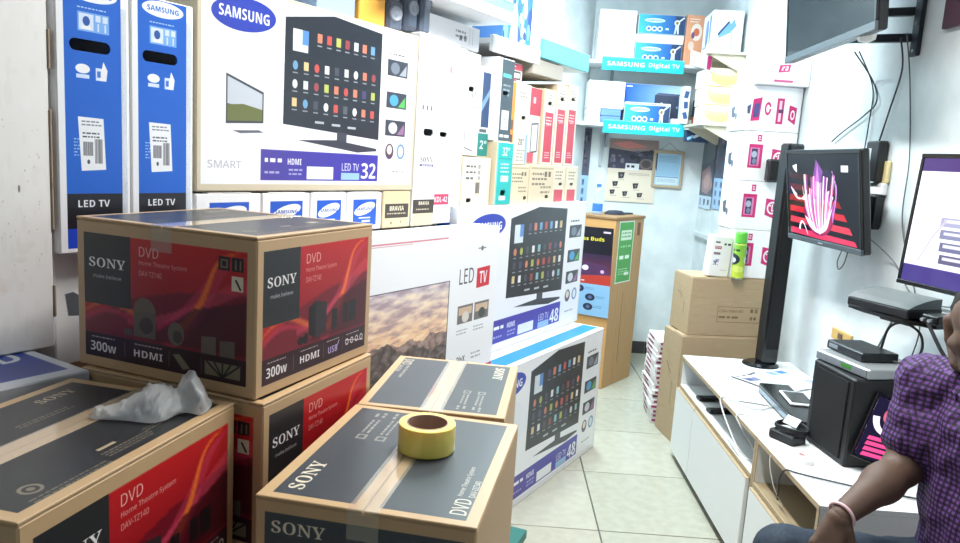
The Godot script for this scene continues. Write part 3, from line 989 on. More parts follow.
func print_side_poster(which: int) -> ImageTexture:
	var k := Paint.new(100, 220, 256, rgb8(70, 78, 96))
	if which == 0:
		k.p([[0, 30], [100, 10], [100, 70], [0, 90]], rgb8(96, 104, 112)); k.p([[10, 110], [60, 90], [96, 150], [60, 176], [20, 170]], rgb8(150, 120, 124)); k.e(50, 140, 22, 22, rgb8(176, 140, 140)); k.r(0, 182, 100, 38, rgb8(186, 206, 226)); k.p([[10, 192], [18, 190], [18, 212], [12, 212]], rgb8(50, 60, 80)); k.p([[40, 192], [54, 192], [52, 208], [42, 212]], rgb8(50, 60, 80)); k.r(70, 192, 14, 16, rgb8(60, 74, 96))
	else:
		for a in 40:
			k.e(rng.randf() * 100, 10 + rng.randf() * 110, 2 + rng.randf() * 8, 2 + rng.randf() * 8, [rgb8(60, 50, 74), rgb8(96, 70, 90), rgb8(44, 46, 66), rgb8(120, 110, 130)][a % 4])
		k.r(0, 130, 100, 90, rgb8(150, 184, 220))
		for y in 3:
			for x in 3:
				k.r(12 + x * 28, 140 + y * 26, 12, 17, rgb8(96, 120, 160)); k.r(15 + x * 28, 143 + y * 26, 6, 9, rgb8(60, 76, 110))
	return k.done()


func print_black_poster() -> ImageTexture:
	var k := Paint.new(100, 200, 320, rgb8(20, 18, 34))
	k.t("Bass Buds", 44, 26, 9, rgb8(240, 226, 60), "c", true, 70); k.r(76, 8, 18, 4, rgb8(220, 200, 220))
	k.g(0, 60, 100, 66, rgb8(50, 34, 70), rgb8(150, 50, 60)); k.p([[0, 96], [40, 78], [90, 84], [100, 110], [60, 124], [0, 120]], rgb8(84, 50, 90)); k.e(36, 92, 8, 6, rgb8(236, 220, 246)); k.e(78, 98, 5, 4, rgb8(220, 170, 220)); k.p([[0, 112], [100, 104], [100, 128], [0, 128]], rgb8(190, 60, 50)); k.small(10, 120, 30, 1, 3, rgb8(236, 220, 220), rng)
	k.r(0, 128, 100, 72, rgb8(140, 186, 226))
	for c in [[24, 140], [52, 158], [48, 180]]:
		k.e(c[0], c[1], 12, 8, rgb8(36, 44, 70)); k.e(c[0], c[1], 5, 4, rgb8(90, 110, 150)); k.small(c[0] + 14, c[1] - 4, 22, 2, 1.8, rgb8(90, 130, 180), rng)
	return k.done()


func print_green_notice() -> ImageTexture:
	var k := Paint.new(100, 235, 256, rgb8(226, 232, 220))
	k.r(4, 4, 92, 227, rgb8(74, 160, 74)); k.r(16, 34, 70, 38, rgb8(214, 232, 210)); k.small(22, 42, 58, 2, 7, rgb8(110, 170, 110), rng); k.small(18, 92, 68, 1, 9, rgb8(150, 210, 150), rng); k.small(16, 130, 70, 1, 17, rgb8(226, 240, 222), rng); k.small(16, 180, 66, 3, 5, rgb8(170, 216, 170), rng); k.r(56, 196, 30, 12, rgb8(226, 240, 222))
	return k.done()


func print_brown(mark: bool) -> ImageTexture:
	var k := Paint.new(100, 66, 384, CARD)
	for a in 90:
		k.e(rng.randf() * 100, rng.randf() * 66, 2 + rng.randf() * 9, 0.3 + rng.randf() * 0.7, [Color(0.64, 0.55, 0.44, 0.35), Color(0.74, 0.65, 0.53, 0.35)][a % 2])
	if mark:
		var ink := Color(0.36, 0.28, 0.2, 0.85)
		k.line([[34, 32], [86, 32], [86, 50], [34, 50], [34, 32]], 0.5, ink); k.t("CDA-7064-MT", 36, 37, 3.2, ink, "l", false, 30); k.small(36, 43, 26, 1, 3, Color(ink, 0.7), rng); k.r(74, 34, 3, 4, ink); k.r(79, 33.5, 4, 5, Color(ink, 0.5)); k.e(80, 45, 1.4, 2, ink); k.r(74, 43, 3, 4, Color(ink, 0.6))
	else:
		k.line([[30, 20], [60, 26]], 1.2, Color(0.4, 0.3, 0.22, 0.6)); k.line([[40, 14], [50, 30]], 1.0, Color(0.4, 0.3, 0.22, 0.6)); k.r(68, 30, 3, 14, Color(0.36, 0.28, 0.2, 0.5))
	return k.done()


func print_grime() -> ImageTexture:
	# old white carton: handling marks and scuffs
	var k := Paint.new(100, 220, 512, Color(0.94, 0.937, 0.93))
	for a in 420:
		k.e(rng.randf() * 100, rng.randf() * 220, 0.3 + rng.randf() * 1.6, 0.4 + rng.randf() * 5.0, [Color(0.86, 0.86, 0.86, 0.12), Color(0.84, 0.82, 0.8, 0.1), Color(0.98, 0.98, 0.98, 0.25)][a % 3])
	for a in 60:
		k.e(60 + rng.randf() * 36, 120 + rng.randf() * 80, 0.1 + rng.randf() * 0.35, 0.1 + rng.randf() * 0.5, Color(0.6, 0.52, 0.48, 0.35))
	for a in 26:
		k.e(52 + rng.randf() * 40, 168 + rng.randf() * 26, 0.6 + rng.randf() * 3, 0.6 + rng.randf() * 2.5, Color(0.84, 0.74, 0.7, 0.1))
	k.e(72, 182, 0.8, 1.0, Color(0.3, 0.2, 0.18)); k.e(86, 150, 0.5, 1.6, Color(0.5, 0.45, 0.42))
	return k.done()


func print_flat_top() -> ImageTexture:
	var k := Paint.new(100, 60, 384, rgb8(206, 210, 218))
	k.r(3, 6, 94, 50, rgb8(50, 54, 60)); k.p([[3, 40], [97, 34], [97, 56], [3, 56]], rgb8(46, 66, 150))
	k.t("LED", 84, 38, 9, rgb8(216, 220, 226), "c", true, 20); k.t("TV", 68, 40, 8, rgb8(216, 220, 226), "c", true, 12)
	return k.done()


func print_grey_box() -> ImageTexture:
	var k := Paint.new(100, 70, 384, rgb8(214, 216, 218))
	k.r(8, 8, 8, 12, rgb8(50, 54, 60)); k.p([[3, 26], [16, 22], [22, 44], [4, 40]], rgb8(84, 88, 96)); k.line([[6, 24], [20, 42]], 1.6, rgb8(226, 226, 228)); k.small(30, 10, 60, 4, 3, rgb8(120, 124, 130), rng)
	k.t("SAMSUNG", 60, 44, 9, rgb8(60, 80, 160), "c", true, 50)
	return k.done()


func print_flower_screen() -> ImageTexture:
	var k := Paint.new(100, 62, 512, rgb8(14, 16, 28))
	for a in 6:
		var y := 14.0 + a * 8.4
		var c: Color = [rgb8(46, 12, 22), rgb8(78, 14, 24), rgb8(128, 22, 34), rgb8(176, 34, 50), rgb8(206, 52, 72), rgb8(190, 50, 84)][a]
		k.p([[3, y], [62 + a * 6.5, y + 2], [66 + a * 6.5, y + 6.5], [2, y + 4.5]], c)
	# the bloom: a cup of loose strands
	k.e(47, 42, 22, 17, rgb8(120, 34, 84)); k.p([[33, 36], [45, 4], [54, 12], [64, 34]], rgb8(112, 62, 138)); k.p([[41, 30], [47, 6], [51, 30]], rgb8(170, 104, 180)); k.e(60, 20, 8, 9, rgb8(36, 28, 60)); k.e(52, 48, 12, 9, rgb8(150, 40, 70))
	for a in 44:
		var u := fmod(a * 0.381966, 1.0)
		var x := 24 + u * 48.0
		var c: Color = [rgb8(252, 238, 250), rgb8(226, 130, 196), rgb8(250, 206, 232), rgb8(206, 60, 104), rgb8(186, 110, 206), rgb8(255, 248, 252)][a % 6]
		k.ribbon(Vector2(x, 24 + 9 * sin(u * 11.0 + a)), Vector2(lerpf(x, 30, 0.15), 38), Vector2(lerpf(x, 48, 0.35), 50 + 3 * sin(a * 2.0)), Vector2(lerpf(x, 48, 0.7), 58 - 6 * absf(u - 0.5)), 0.5 + 0.4 * (a % 3), 0.5, c)
	for a in 10:
		var u := a / 9.0
		k.ribbon(Vector2(27 + u * 12, 46 + u * 4), Vector2(34 + u * 8, 58), Vector2(52, 61 - u * 4), Vector2(60 + u * 6, 50 - u * 12), 0.7, 0.5, [rgb8(255, 250, 255), rgb8(244, 190, 222)][a % 2])
	for a in 9:
		var u := a / 8.0
		k.ribbon(Vector2(5 + u * 9, 25 + u * 5), Vector2(12, 35), Vector2(20, 38 - u * 6), Vector2(30, 27 + u * 8), 0.9, 0.5, [rgb8(250, 240, 248), rgb8(206, 176, 216)][a % 2])
		k.ribbon(Vector2(67 + u * 5, 12 + u * 9), Vector2(74, 24), Vector2(72, 34), Vector2(66, 42 + u * 6), 0.9, 0.4, [rgb8(206, 140, 214), rgb8(130, 76, 160)][a % 2])
	k.ribbon(Vector2(17, 57), Vector2(20, 47), Vector2(24, 50), Vector2(30, 60), 2.4, 0.6, rgb8(246, 226, 240))
	k.p([[8, 9], [15, 7.5], [15, 14], [11, 12]], rgb8(240, 244, 250)); k.r(79, 8, 9, 4.4, rgb8(226, 232, 244))
	k.line([[0, 0], [100, 0], [100, 62], [0, 62], [0, 0]], 1.2, rgb8(10, 10, 14))
	return k.done()


func print_white_screen() -> ImageTexture:
	var k := Paint.new(100, 58, 384, rgb8(236, 240, 252))
	k.r(0, 0, 100, 6, rgb8(70, 54, 110)); k.r(0, 50, 100, 8, rgb8(64, 54, 116))
	for a in 4:
		k.r(17 + a * 1.0, 26.5 + a * 5.6, 18 + a * 1.5, 4.2, [rgb8(150, 150, 176), rgb8(120, 122, 150), rgb8(100, 100, 130), rgb8(86, 84, 112)][a])
		k.r(19 + a, 27.5 + a * 5.6, 13, 1.4, rgb8(196, 196, 214))
	k.line([[8, 48], [14, 36], [20, 28]], 1.2, rgb8(176, 172, 204)); k.r(52, 20, 30, 20, rgb8(214, 220, 240)); k.small(52, 12, 36, 2, 2, rgb8(150, 150, 180), rng)
	return k.done()


func print_newspaper() -> ImageTexture:
	var k := Paint.new(100, 70, 640, rgb8(222, 224, 226))
	k.r(49.7, 0, 0.6, 70, rgb8(190, 192, 196))
	for c in 6:
		k.small(3 + c * 16, 30, 13, 19, 1.0, rgb8(104, 106, 116), rng)
	k.small(5, 4, 40, 1, 5, rgb8(70, 74, 90), rng)
	k.r(4, 14, 26, 13, rgb8(110, 116, 150)); k.r(8, 17, 9, 8, rgb8(60, 66, 110)); k.r(34, 14, 12, 13, rgb8(190, 170, 160)); k.r(56, 8, 18, 14, rgb8(120, 150, 190)); k.r(78, 6, 18, 12, rgb8(70, 120, 190)); k.r(80, 46, 16, 12, rgb8(150, 160, 190))
	return k.done()


func print_plaid() -> ImageTexture:
	var im := Image.create(64, 64, false, Image.FORMAT_RGBA8)
	for y in 64:
		for x in 64:
			var a := (x % 16) < 8
			var b := (y % 16) < 8
			var c := Color(0.075, 0.04, 0.11)
			if a and b:
				c = Color(0.45, 0.26, 0.58)
			elif a or b:
				c = Color(0.2, 0.1, 0.3)
			if (x % 16) == 0 or (y % 16) == 0:
				c = c.lerp(Color(0.7, 0.55, 0.8), 0.35)
			if (x + y) % 2 == 0:
				c = c.darkened(0.06)
			im.set_pixel(x, y, c)
	return ImageTexture.create_from_image(im)


func noise_tex(seed_: int, freq: float, c0: Color, c1: Color, size := 512, octaves := 4) -> ImageTexture:
	var n := FastNoiseLite.new()
	n.seed = seed_
	n.frequency = freq
	n.fractal_octaves = octaves
	var src := n.get_seamless_image(size, size)
	src.convert(Image.FORMAT_L8)
	var d := src.get_data()
	var o := PackedByteArray()
	o.resize(size * size * 3)
	for i in d.size():
		var c := c0.lerp(c1, d[i] / 255.0)
		o[i * 3] = int(c.r * 255); o[i * 3 + 1] = int(c.g * 255); o[i * 3 + 2] = int(c.b * 255)
	return ImageTexture.create_from_image(Image.create_from_data(size, size, false, Image.FORMAT_RGB8, o))


func trimat(t: Texture2D, scale: float, rough := 0.6, world := false) -> StandardMaterial3D:
	var m := StandardMaterial3D.new()
	m.albedo_texture = t
	m.roughness = rough
	m.uv1_triplanar = true
	m.uv1_triplanar_sharpness = 6.0
	m.uv1_world_triplanar = world
	m.uv1_scale = Vector3.ONE * scale
	return m


# ---------------------------------------------------------------- the scene
func _ready() -> void:
	rng.seed = 11
	# camera
	var cam := Camera3D.new()
	cam.name = "camera"
	cam.fov = 2.0 * rad_to_deg(atan(271.5 / 735.0))
	cam.near = 0.05
	cam.far = 60.0
	add_child(cam)
	var pitch := deg_to_rad(8.8)
	var roll := deg_to_rad(3.66)
	var yaw := deg_to_rad(1.3)
	var fw := Vector3(-sin(yaw) * cos(pitch), -sin(pitch), -cos(yaw) * cos(pitch))
	var r0 := Vector3(cos(yaw), 0, -sin(yaw))
	var u0 := r0.cross(fw)
	var cr := r0 * cos(roll) + u0 * sin(roll)
	var cu := u0 * cos(roll) - r0 * sin(roll)
	cam.transform = Transform3D(Basis(cr, cu, -fw), Vector3(0, 1.5, 0))
	cam.current = true
	# air and exposure
	var we := WorldEnvironment.new()
	we.name = "world_environment"
	var env := Environment.new()
	env.background_mode = Environment.BG_SKY
	var sky := Sky.new()
	var sm := ProceduralSkyMaterial.new()
	sm.sky_top_color = Color(0.66, 0.73, 0.82)
	sm.sky_horizon_color = Color(0.86, 0.9, 0.95)
	sm.ground_horizon_color = Color(0.7, 0.7, 0.7)
	sm.ground_bottom_color = Color(0.5, 0.48, 0.46)
	sky.sky_material = sm
	env.sky = sky
	env.background_energy_multiplier = 0.25
	env.tonemap_mode = Environment.TONE_MAPPER_LINEAR
	env.tonemap_exposure = 1.75
	env.sdfgi_enabled = true
	env.ssao_enabled = true
	env.ssil_enabled = true
	we.environment = env
	add_child(we)
	# fluorescent fittings under the ceiling
	ceiling_light(Vector3(0.35, 2.93, -2.15), 4.0, Color(1.0, 0.985, 0.96), "white twin fluorescent fitting on the ceiling over the near part of the aisle")
	ceiling_light(Vector3(0.45, 2.93, -4.1), 5.2, Color(0.9, 0.98, 1.0), "white twin fluorescent fitting on the ceiling before the back shelves")

	room()
	home_cinema_cartons()
	television_row()
	upper_row()
	left_shelves()
	back_wall_things()
	corner_stack()
	wall_screens()
	low_cabinet()
	cabinet_things()
	cables()
	person()


func ceiling_light(at: Vector3, energy: float, hue: Color, label: String) -> void:
	var o := thing("fluorescent_light", label, "ceiling light", at, 0.0, "fluorescent fittings")
	part(o, "housing", boxm(Vector3(0.16, 0.05, 1.25), {"all": mat(Color(0.9, 0.9, 0.9), 0.4)}, 0.006), null, Vector3(0, -0.03, 0))
	var glow := StandardMaterial3D.new()
	glow.albedo_color = Color(0.95, 0.97, 1.0)
	glow.emission_enabled = true
	glow.emission = hue
	glow.emission_energy_multiplier = 3.0
	for s in [-1.0, 1.0]:
		part(o, "tube", tubem([Vector3(0, 0, -0.59), Vector3(0, 0, 0.59)], 0.013, glow, 12, false), null, Vector3(s * 0.04, -0.05, 0))
		part(o, "socket", block(Vector3(0.14, 0.04, 0.02), mat(Color(0.92, 0.92, 0.92), 0.4)), null, Vector3(0, -0.045, s * 0.605))
	var a := AreaLight3D.new()
	a.name = "lamp"
	a.area_size = Vector2(0.14, 1.2)
	a.light_color = hue
	a.light_energy = energy
	a.area_range = 30.0
	a.shadow_enabled = true
	o.add_child(a)
	a.position = Vector3(0, -0.07, 0)
	a.rotation_degrees = Vector3(-90, 0, 0)


func wallbox(o: Node3D, a: Vector3, b: Vector3, m: Material) -> void:
	# a slab from corner a to corner b
	var s := (b - a).abs()
	part(o, "panel", block(s, m, 0.001), null, (a + b) / 2.0)


func room() -> void:
	var plaster := trimat(noise_tex(3, 0.012, Color(0.78, 0.815, 0.83), Color(0.88, 0.905, 0.915)), 0.6, 0.75, true)
	var H := 2.96
	# floor slab with its tiles
	var fl := structure("floor")
	part(fl, "slab", block(Vector3(7.4, 0.1, 8.4), mat(Color(0.36, 0.35, 0.33), 0.9), 0.001), null, Vector3(-1.4, -0.0555, -2.4))
	var t0 := noise_tex(21, 0.03, Color(0.675, 0.67, 0.615), Color(0.725, 0.72, 0.67))
	var tile_mats := []
	for i in 3:
		var m := trimat(t0, 0.8 + i * 0.13, 0.26, true)
		m.albedo_color = [Color(1, 1, 1), Color(0.97, 0.975, 0.97), Color(0.985, 0.98, 0.97)][i]
		m.uv1_offset = Vector3(i * 0.37, i * 0.21, i * 0.55)
		tile_mats.append(m)
	var tiles := []
	for i in 3:
		tiles.append(block(Vector3(0.584, 0.008, 0.584), tile_mats[i], 0.0012))
	for i in range(-8, 3):
		for j in range(-7, 7):
			var x := 0.497 + 0.59 * (i + 0.5)
			var z := -2.876 + 0.59 * (j + 0.5)
			if x < 1.9 and z > -6.3 and z < 1.9 and x > -4.6:
				part(fl, "tile", tiles[rng.randi() % 3], null, Vector3(x, -0.004, z))
	var ce := structure("ceiling")
	wallbox(ce, Vector3(-5.1, H, -6.6), Vector3(2.3, H + 0.1, 1.8), mat(Color(0.9, 0.91, 0.92), 0.85))
	var wr := structure("wall_right")
	wallbox(wr, Vector3(1.56, -0.1, -6.1), Vector3(1.68, H, 1.8), plaster)
	var wb := structure("wall_back")
	wallbox(wb, Vector3(-0.2, -0.1, -6.02), Vector3(1.7, H, -5.9), plaster)
	var wl := structure("wall_left")
	var w := part(wl, "panel", block(Vector3(9.2, H + 0.1, 0.12), plaster, 0.001), null, lp(1.2, -2.46, H / 2.0 - 0.05))
	w.rotation_degrees.y = LYAW
	# the shop front behind the camera stands open to the street
	var wf := structure("wall_front")
	wallbox(wf, Vector3(-5.0, -0.1, 1.5), Vector3(-1.3, H, 1.62), plaster)
	wallbox(wf, Vector3(0.9, -0.1, 1.5), Vector3(1.7, H, 1.62), plaster)
	wallbox(wf, Vector3(-1.3, 2.35, 1.5), Vector3(0.9, H, 1.62), plaster)
	# dark skirting tiles
	var sk := mat(Color(0.22, 0.22, 0.22), 0.5)
	var bb := structure("baseboard_back")
	for i in 5:
		part(bb, "skirting_tile", block(Vector3(0.296, 0.1, 0.012), sk, 0.001), null, Vector3(0.2 + i * 0.3, 0.05, -5.893))
	var br := structure("baseboard_right")
	for i in 6:
		part(br, "skirting_tile", block(Vector3(0.012, 0.1, 0.296), sk, 0.001), null, Vector3(1.553, 0.05, -5.73 + i * 0.3))
	# ledge on the side wall in the far corner
	var tr := structure("trim_1")
	part(tr, "rail", block(Vector3(0.03, 0.035, 0.9), mat(Color(0.8, 0.83, 0.85), 0.5), 0.003), null, Vector3(1.544, 1.02, -5.4))


func stock(called: String, label: String, group: String, l0: float, l1: float, o: float, depth: float, y0: float, y1: float, faces: Dictionary, holes := {}, category := "carton") -> Node3D:
	# a carton of the left row: front face on the plane o, from l0 to l1 along the row
	return carton(called, label, category, group, L * ((l0 + l1) / 2.0) + N * (o - depth / 2.0) + Vector3(0, y0, 0), LYAW, Vector3(l1 - l0 - 0.003, y1 - y0, depth), faces, holes)


func home_cinema_cartons() -> void:
	var tan := mat(TAN, 0.6)
	var face := tmat(print_red(0.74, false), 0.32)
	var end := tmat(print_red(0.685, true), 0.32)
	var fa := tmat(print_top(0.54, false), 0.32)
	var fb := tmat(print_top(0.54, true), 0.32)
	var k := 0.8
	var size := Vector3(0.4, 0.296, 0.432)
	var f := {"all": tan, "front": face, "back": face, "left": end, "right": end, "edge": tan, "flap_a": fa, "flap_b": fb}
	var g := "red home theatre cartons"
	var base := Vector3(-0.692, 0, -1.9) * k
	carton("home_theatre_carton", "red and black home theatre carton, topmost of the stack left of centre", "carton", g, Vector3(base.x, 1.0425, base.z), 70.1, size, f, {}, "x")
	var under := Vector3(-0.692 * k + 0.012, 0, -1.9 * k + 0.012)
	carton("home_theatre_carton", "red home theatre carton directly under the topmost red one", "carton", g, Vector3(under.x, 0.7445, under.z), 71.5, size, f, {}, "x")
	carton("home_theatre_carton", "red home theatre carton third from the top of the tall red stack", "carton", g, Vector3(under.x - 0.005, 0.4465, under.z - 0.01), 70.5, size, f, {}, "x")
	carton("home_theatre_carton", "red home theatre carton fourth from the top of the tall red stack", "carton", g, Vector3(under.x, 0.1485, under.z - 0.004), 71.0, size, f, {}, "x")
	var plain := {"all": tmat(print_brown(false), 0.75)}
	carton("flat_carton", "flat brown carton on the floor under the tall red stack", "carton", "flat brown base cartons", Vector3(under.x, 0, under.z), 71.0, Vector3(0.4, 0.148, 0.43), plain)
	# the nearer stack, bottom left
	var s2 := Vector3(0.466, 0.296, 0.344)
	var fa2 := tmat(print_top(0.37, false), 0.32)
	var fb2 := tmat(print_top(0.37, true), 0.32)
	var f2 := f.duplicate()
	f2["front"] = tmat(print_red(0.635, false), 0.32)
	f2["flap_a"] = fa2
	f2["flap_b"] = fb2
	var low := Vector3(-0.832, 0, -1.319) * k
	var o := carton("home_theatre_carton", "red home theatre carton at the lower left with a crumpled plastic bag on its top", "carton", g, Vector3(low.x, 0.7445, low.z), 78.6, s2, f2, {}, "x")
	carton("home_theatre_carton", "red home theatre carton under the one that carries the plastic bag", "carton", g, Vector3(low.x, 0.4465, low.z), 78.6, s2, f2, {}, "x")
	carton("home_theatre_carton", "red home theatre carton third from the top at the lower left", "carton", g, Vector3(low.x + 0.004, 0.1485, low.z), 78.2, s2, f2, {}, "x")
	carton("flat_carton", "flat brown carton on the floor under the lower left red stack", "carton", "flat brown base cartons", Vector3(low.x, 0, low.z), 78.6, Vector3(0.46, 0.148, 0.34), plain)
	plastic_bag(Vector3(-0.565, 1.0425, -1.175), 30)
	# the slate grey cartons in the middle
	var side := tan
	var kd := 0.82
	var d1 := Vector3(0.54, 0.65, 0.426) * kd
	var h1 := 1.5 - 0.65 * kd
	var cream := tan
	var df := {"all": side, "left": tmat(print_end(), 0.32), "right": tmat(print_end(), 0.32), "edge": cream, "flap_a": tmat(print_flap(0.394, 0), 0.32), "flap_b": tmat(print_flap(0.394, 1), 0.32)}
	var p1 := Vector3(-0.172, 0, -1.521) * kd
	var ds := Vector3(d1.x, h1 / 2.0 - 0.001, d1.z)
	var gg := "slate grey home theatre cartons"
	carton("home_cinema_carton", "slate grey topped home theatre carton with a roll of tape on it", "carton", gg, Vector3(p1.x, h1 / 2.0 + 0.0005, p1.z), 81.1, ds, df, {}, "x")
	carton("home_cinema_carton", "grey home theatre carton on the floor under the one with the tape roll", "carton", gg, Vector3(p1.x, 0, p1.z), 81.1, ds, df, {}, "x")
	var d2 := Vector3(0.491, 0, 0.387) * kd
	var df2 := df.duplicate()
	df2["flap_a"] = tmat(print_flap_back(0.394, 0), 0.32)
	df2["flap_b"] = tmat(print_flap_back(0.394, 1), 0.32)
	var p2 := Vector3(-0.125, 0, -2.065) * kd
	ds = Vector3(d2.x, h1 / 2.0 - 0.003, d2.z)
	carton("home_cinema_carton", "slate grey topped home theatre carton behind the one with the tape roll", "carton", gg, Vector3(p2.x, h1 / 2.0 - 0.0013, p2.z), 84.9, ds, df2, {}, "x")
	carton("home_cinema_carton", "grey home theatre carton on the floor, the rearmost of the grey ones", "carton", gg, Vector3(p2.x, 0, p2.z), 84.9, ds, df2, {}, "x")
	tape_roll(Vector3(-0.107, h1 + 0.0012, -1.279))
	# small box with a teal lid on the floor beside them
	var teal := thing("shoe_box", "small white box with a teal lid on the floor beside the grey cartons", "box", Vector3(0.03, 0, -2.5), 70.0)
	part(teal, "body", boxm(Vector3(0.3, 0.1, 0.2), {"all": mat(rgb8(226, 228, 222), 0.6)}))
	part(teal, "lid", boxm(Vector3(0.31, 0.035, 0.21), {"all": mat(rgb8(40, 110, 104), 0.5)}), null, Vector3(0, 0.085, 0))


func tape_roll(at: Vector3) -> void:
	var o := thing("tape_roll", "roll of clear yellow packing tape lying on the slate grey carton", "tape", at)
	var y := StandardMaterial3D.new()
	y.albedo_color = Color(0.93, 0.86, 0.42)
	y.roughness = 0.16
	y.subsurf_scatter_enabled = true
	y.subsurf_scatter_strength = 0.35
	y.clearcoat_enabled = true
	y.clearcoat = 0.5
	y.clearcoat_roughness = 0.1
	var k := Mesher.new()
	k.lathe(y, [Vector2(0.0385, 0), Vector2(0.051, 0), Vector2(0.0522, 0.0012), Vector2(0.0522, 0.0488), Vector2(0.051, 0.05), Vector2(0.0385, 0.05)], Vector3.ZERO, 56)
	part(o, "tape", k.done())
	k = Mesher.new()
	var core := mat(rgb8(172, 140, 122), 0.85)
	k.lathe(core, [Vector2(0.036, 0.0), Vector2(0.0385, 0.0), Vector2(0.0385, 0.0505), Vector2(0.036, 0.0505), Vector2(0.036, 0.0)], Vector3.ZERO, 48)
	part(o, "core", k.done())


func plastic_bag(at: Vector3, yaw: float) -> void:
	var o := thing("plastic_bag", "crumpled clear plastic bag lying on the lower left red carton", "bag", at, yaw)
	var m := StandardMaterial3D.new()
	m.albedo_color = Color(0.88, 0.89, 0.9, 0.5)
	m.transparency = BaseMaterial3D.TRANSPARENCY_ALPHA
	m.roughness = 0.3
	var n := FastNoiseLite.new()
	n.seed = 9
	n.frequency = 9.0
	n.fractal_type = FastNoiseLite.FRACTAL_RIDGED
	n.fractal_octaves = 3
	var k := Mesher.new()
	var nu := 64
	var nv := 30
	var pts := []
	for i in nu + 1:
		var u := float(i) / nu
		# a gathered neck at one end, a lump, a waist and a second lump
		var r := 0.014 + 0.05 * exp(-pow((u - 0.52) / 0.2, 2.0)) + 0.052 * exp(-pow((u - 0.87) / 0.1, 2.0)) + 0.012 * u
		r *= smoothstep(0.0, 0.03, u) * smoothstep(1.0, 0.95, u)
		var hgt := 0.02 + 0.045 * exp(-pow((u - 0.5) / 0.18, 2.0)) + 0.065 * exp(-pow((u - 0.84) / 0.1, 2.0))
		hgt *= smoothstep(0.0, 0.05, u) * smoothstep(1.0, 0.9, u)
		var cx := lerpf(-0.115, 0.115, u)
		var cz := 0.02 * sin(u * 5.0)
		var line := []
		for j in nv:
			var a := TAU * j / nv
			var p := Vector3(cx + 0.012 * cos(a) * (u - 0.5), maxf(0.0, sin(a)) * hgt, cz + cos(a) * r)
			if sin(a) > 0.0:
				var q := n.get_noise_3d(p.x * 1.3, p.y * 1.3 + 3.0, p.z * 1.3)
				p.y += q * 0.016 * sin(a) + 0.004 * sin(a)
				p.z += q * 0.014 * cos(a)
				p.x += 0.008 * n.get_noise_3d(p.z * 2.0, p.x * 2.0, 7.0)
			p.y = maxf(p.y, 0.0)
			line.append(p)
		pts.append(line)
	var ns := []
	for i in nu + 1:
		var line := []
		for j in nv:
			var du: Vector3 = pts[mini(i + 1, nu)][j] - pts[maxi(i - 1, 0)][j]
			var dv: Vector3 = pts[i][(j + 1) % nv] - pts[i][(j + nv - 1) % nv]
			var nn := du.cross(dv).normalized()
			var away: Vector3 = pts[i][j] - Vector3(pts[i][j].x, 0.01, 0.0)
			if nn == Vector3.ZERO:
				nn = Vector3.UP
			line.append(nn if nn.dot(away) > 0.0 else -nn)
		ns.append(line)
	for i in nu:
		for j in nv:
			var jj := (j + 1) % nv
			k.quadn(m, pts[i][j], pts[i + 1][j], pts[i + 1][jj], pts[i][jj], ns[i][j], ns[i + 1][j], ns[i + 1][jj], ns[i][jj])
	var film := part(o, "film", k.done(), null, Vector3(0, 0.0005, 0))
	film.scale = Vector3(0.8, 0.62, 0.75)


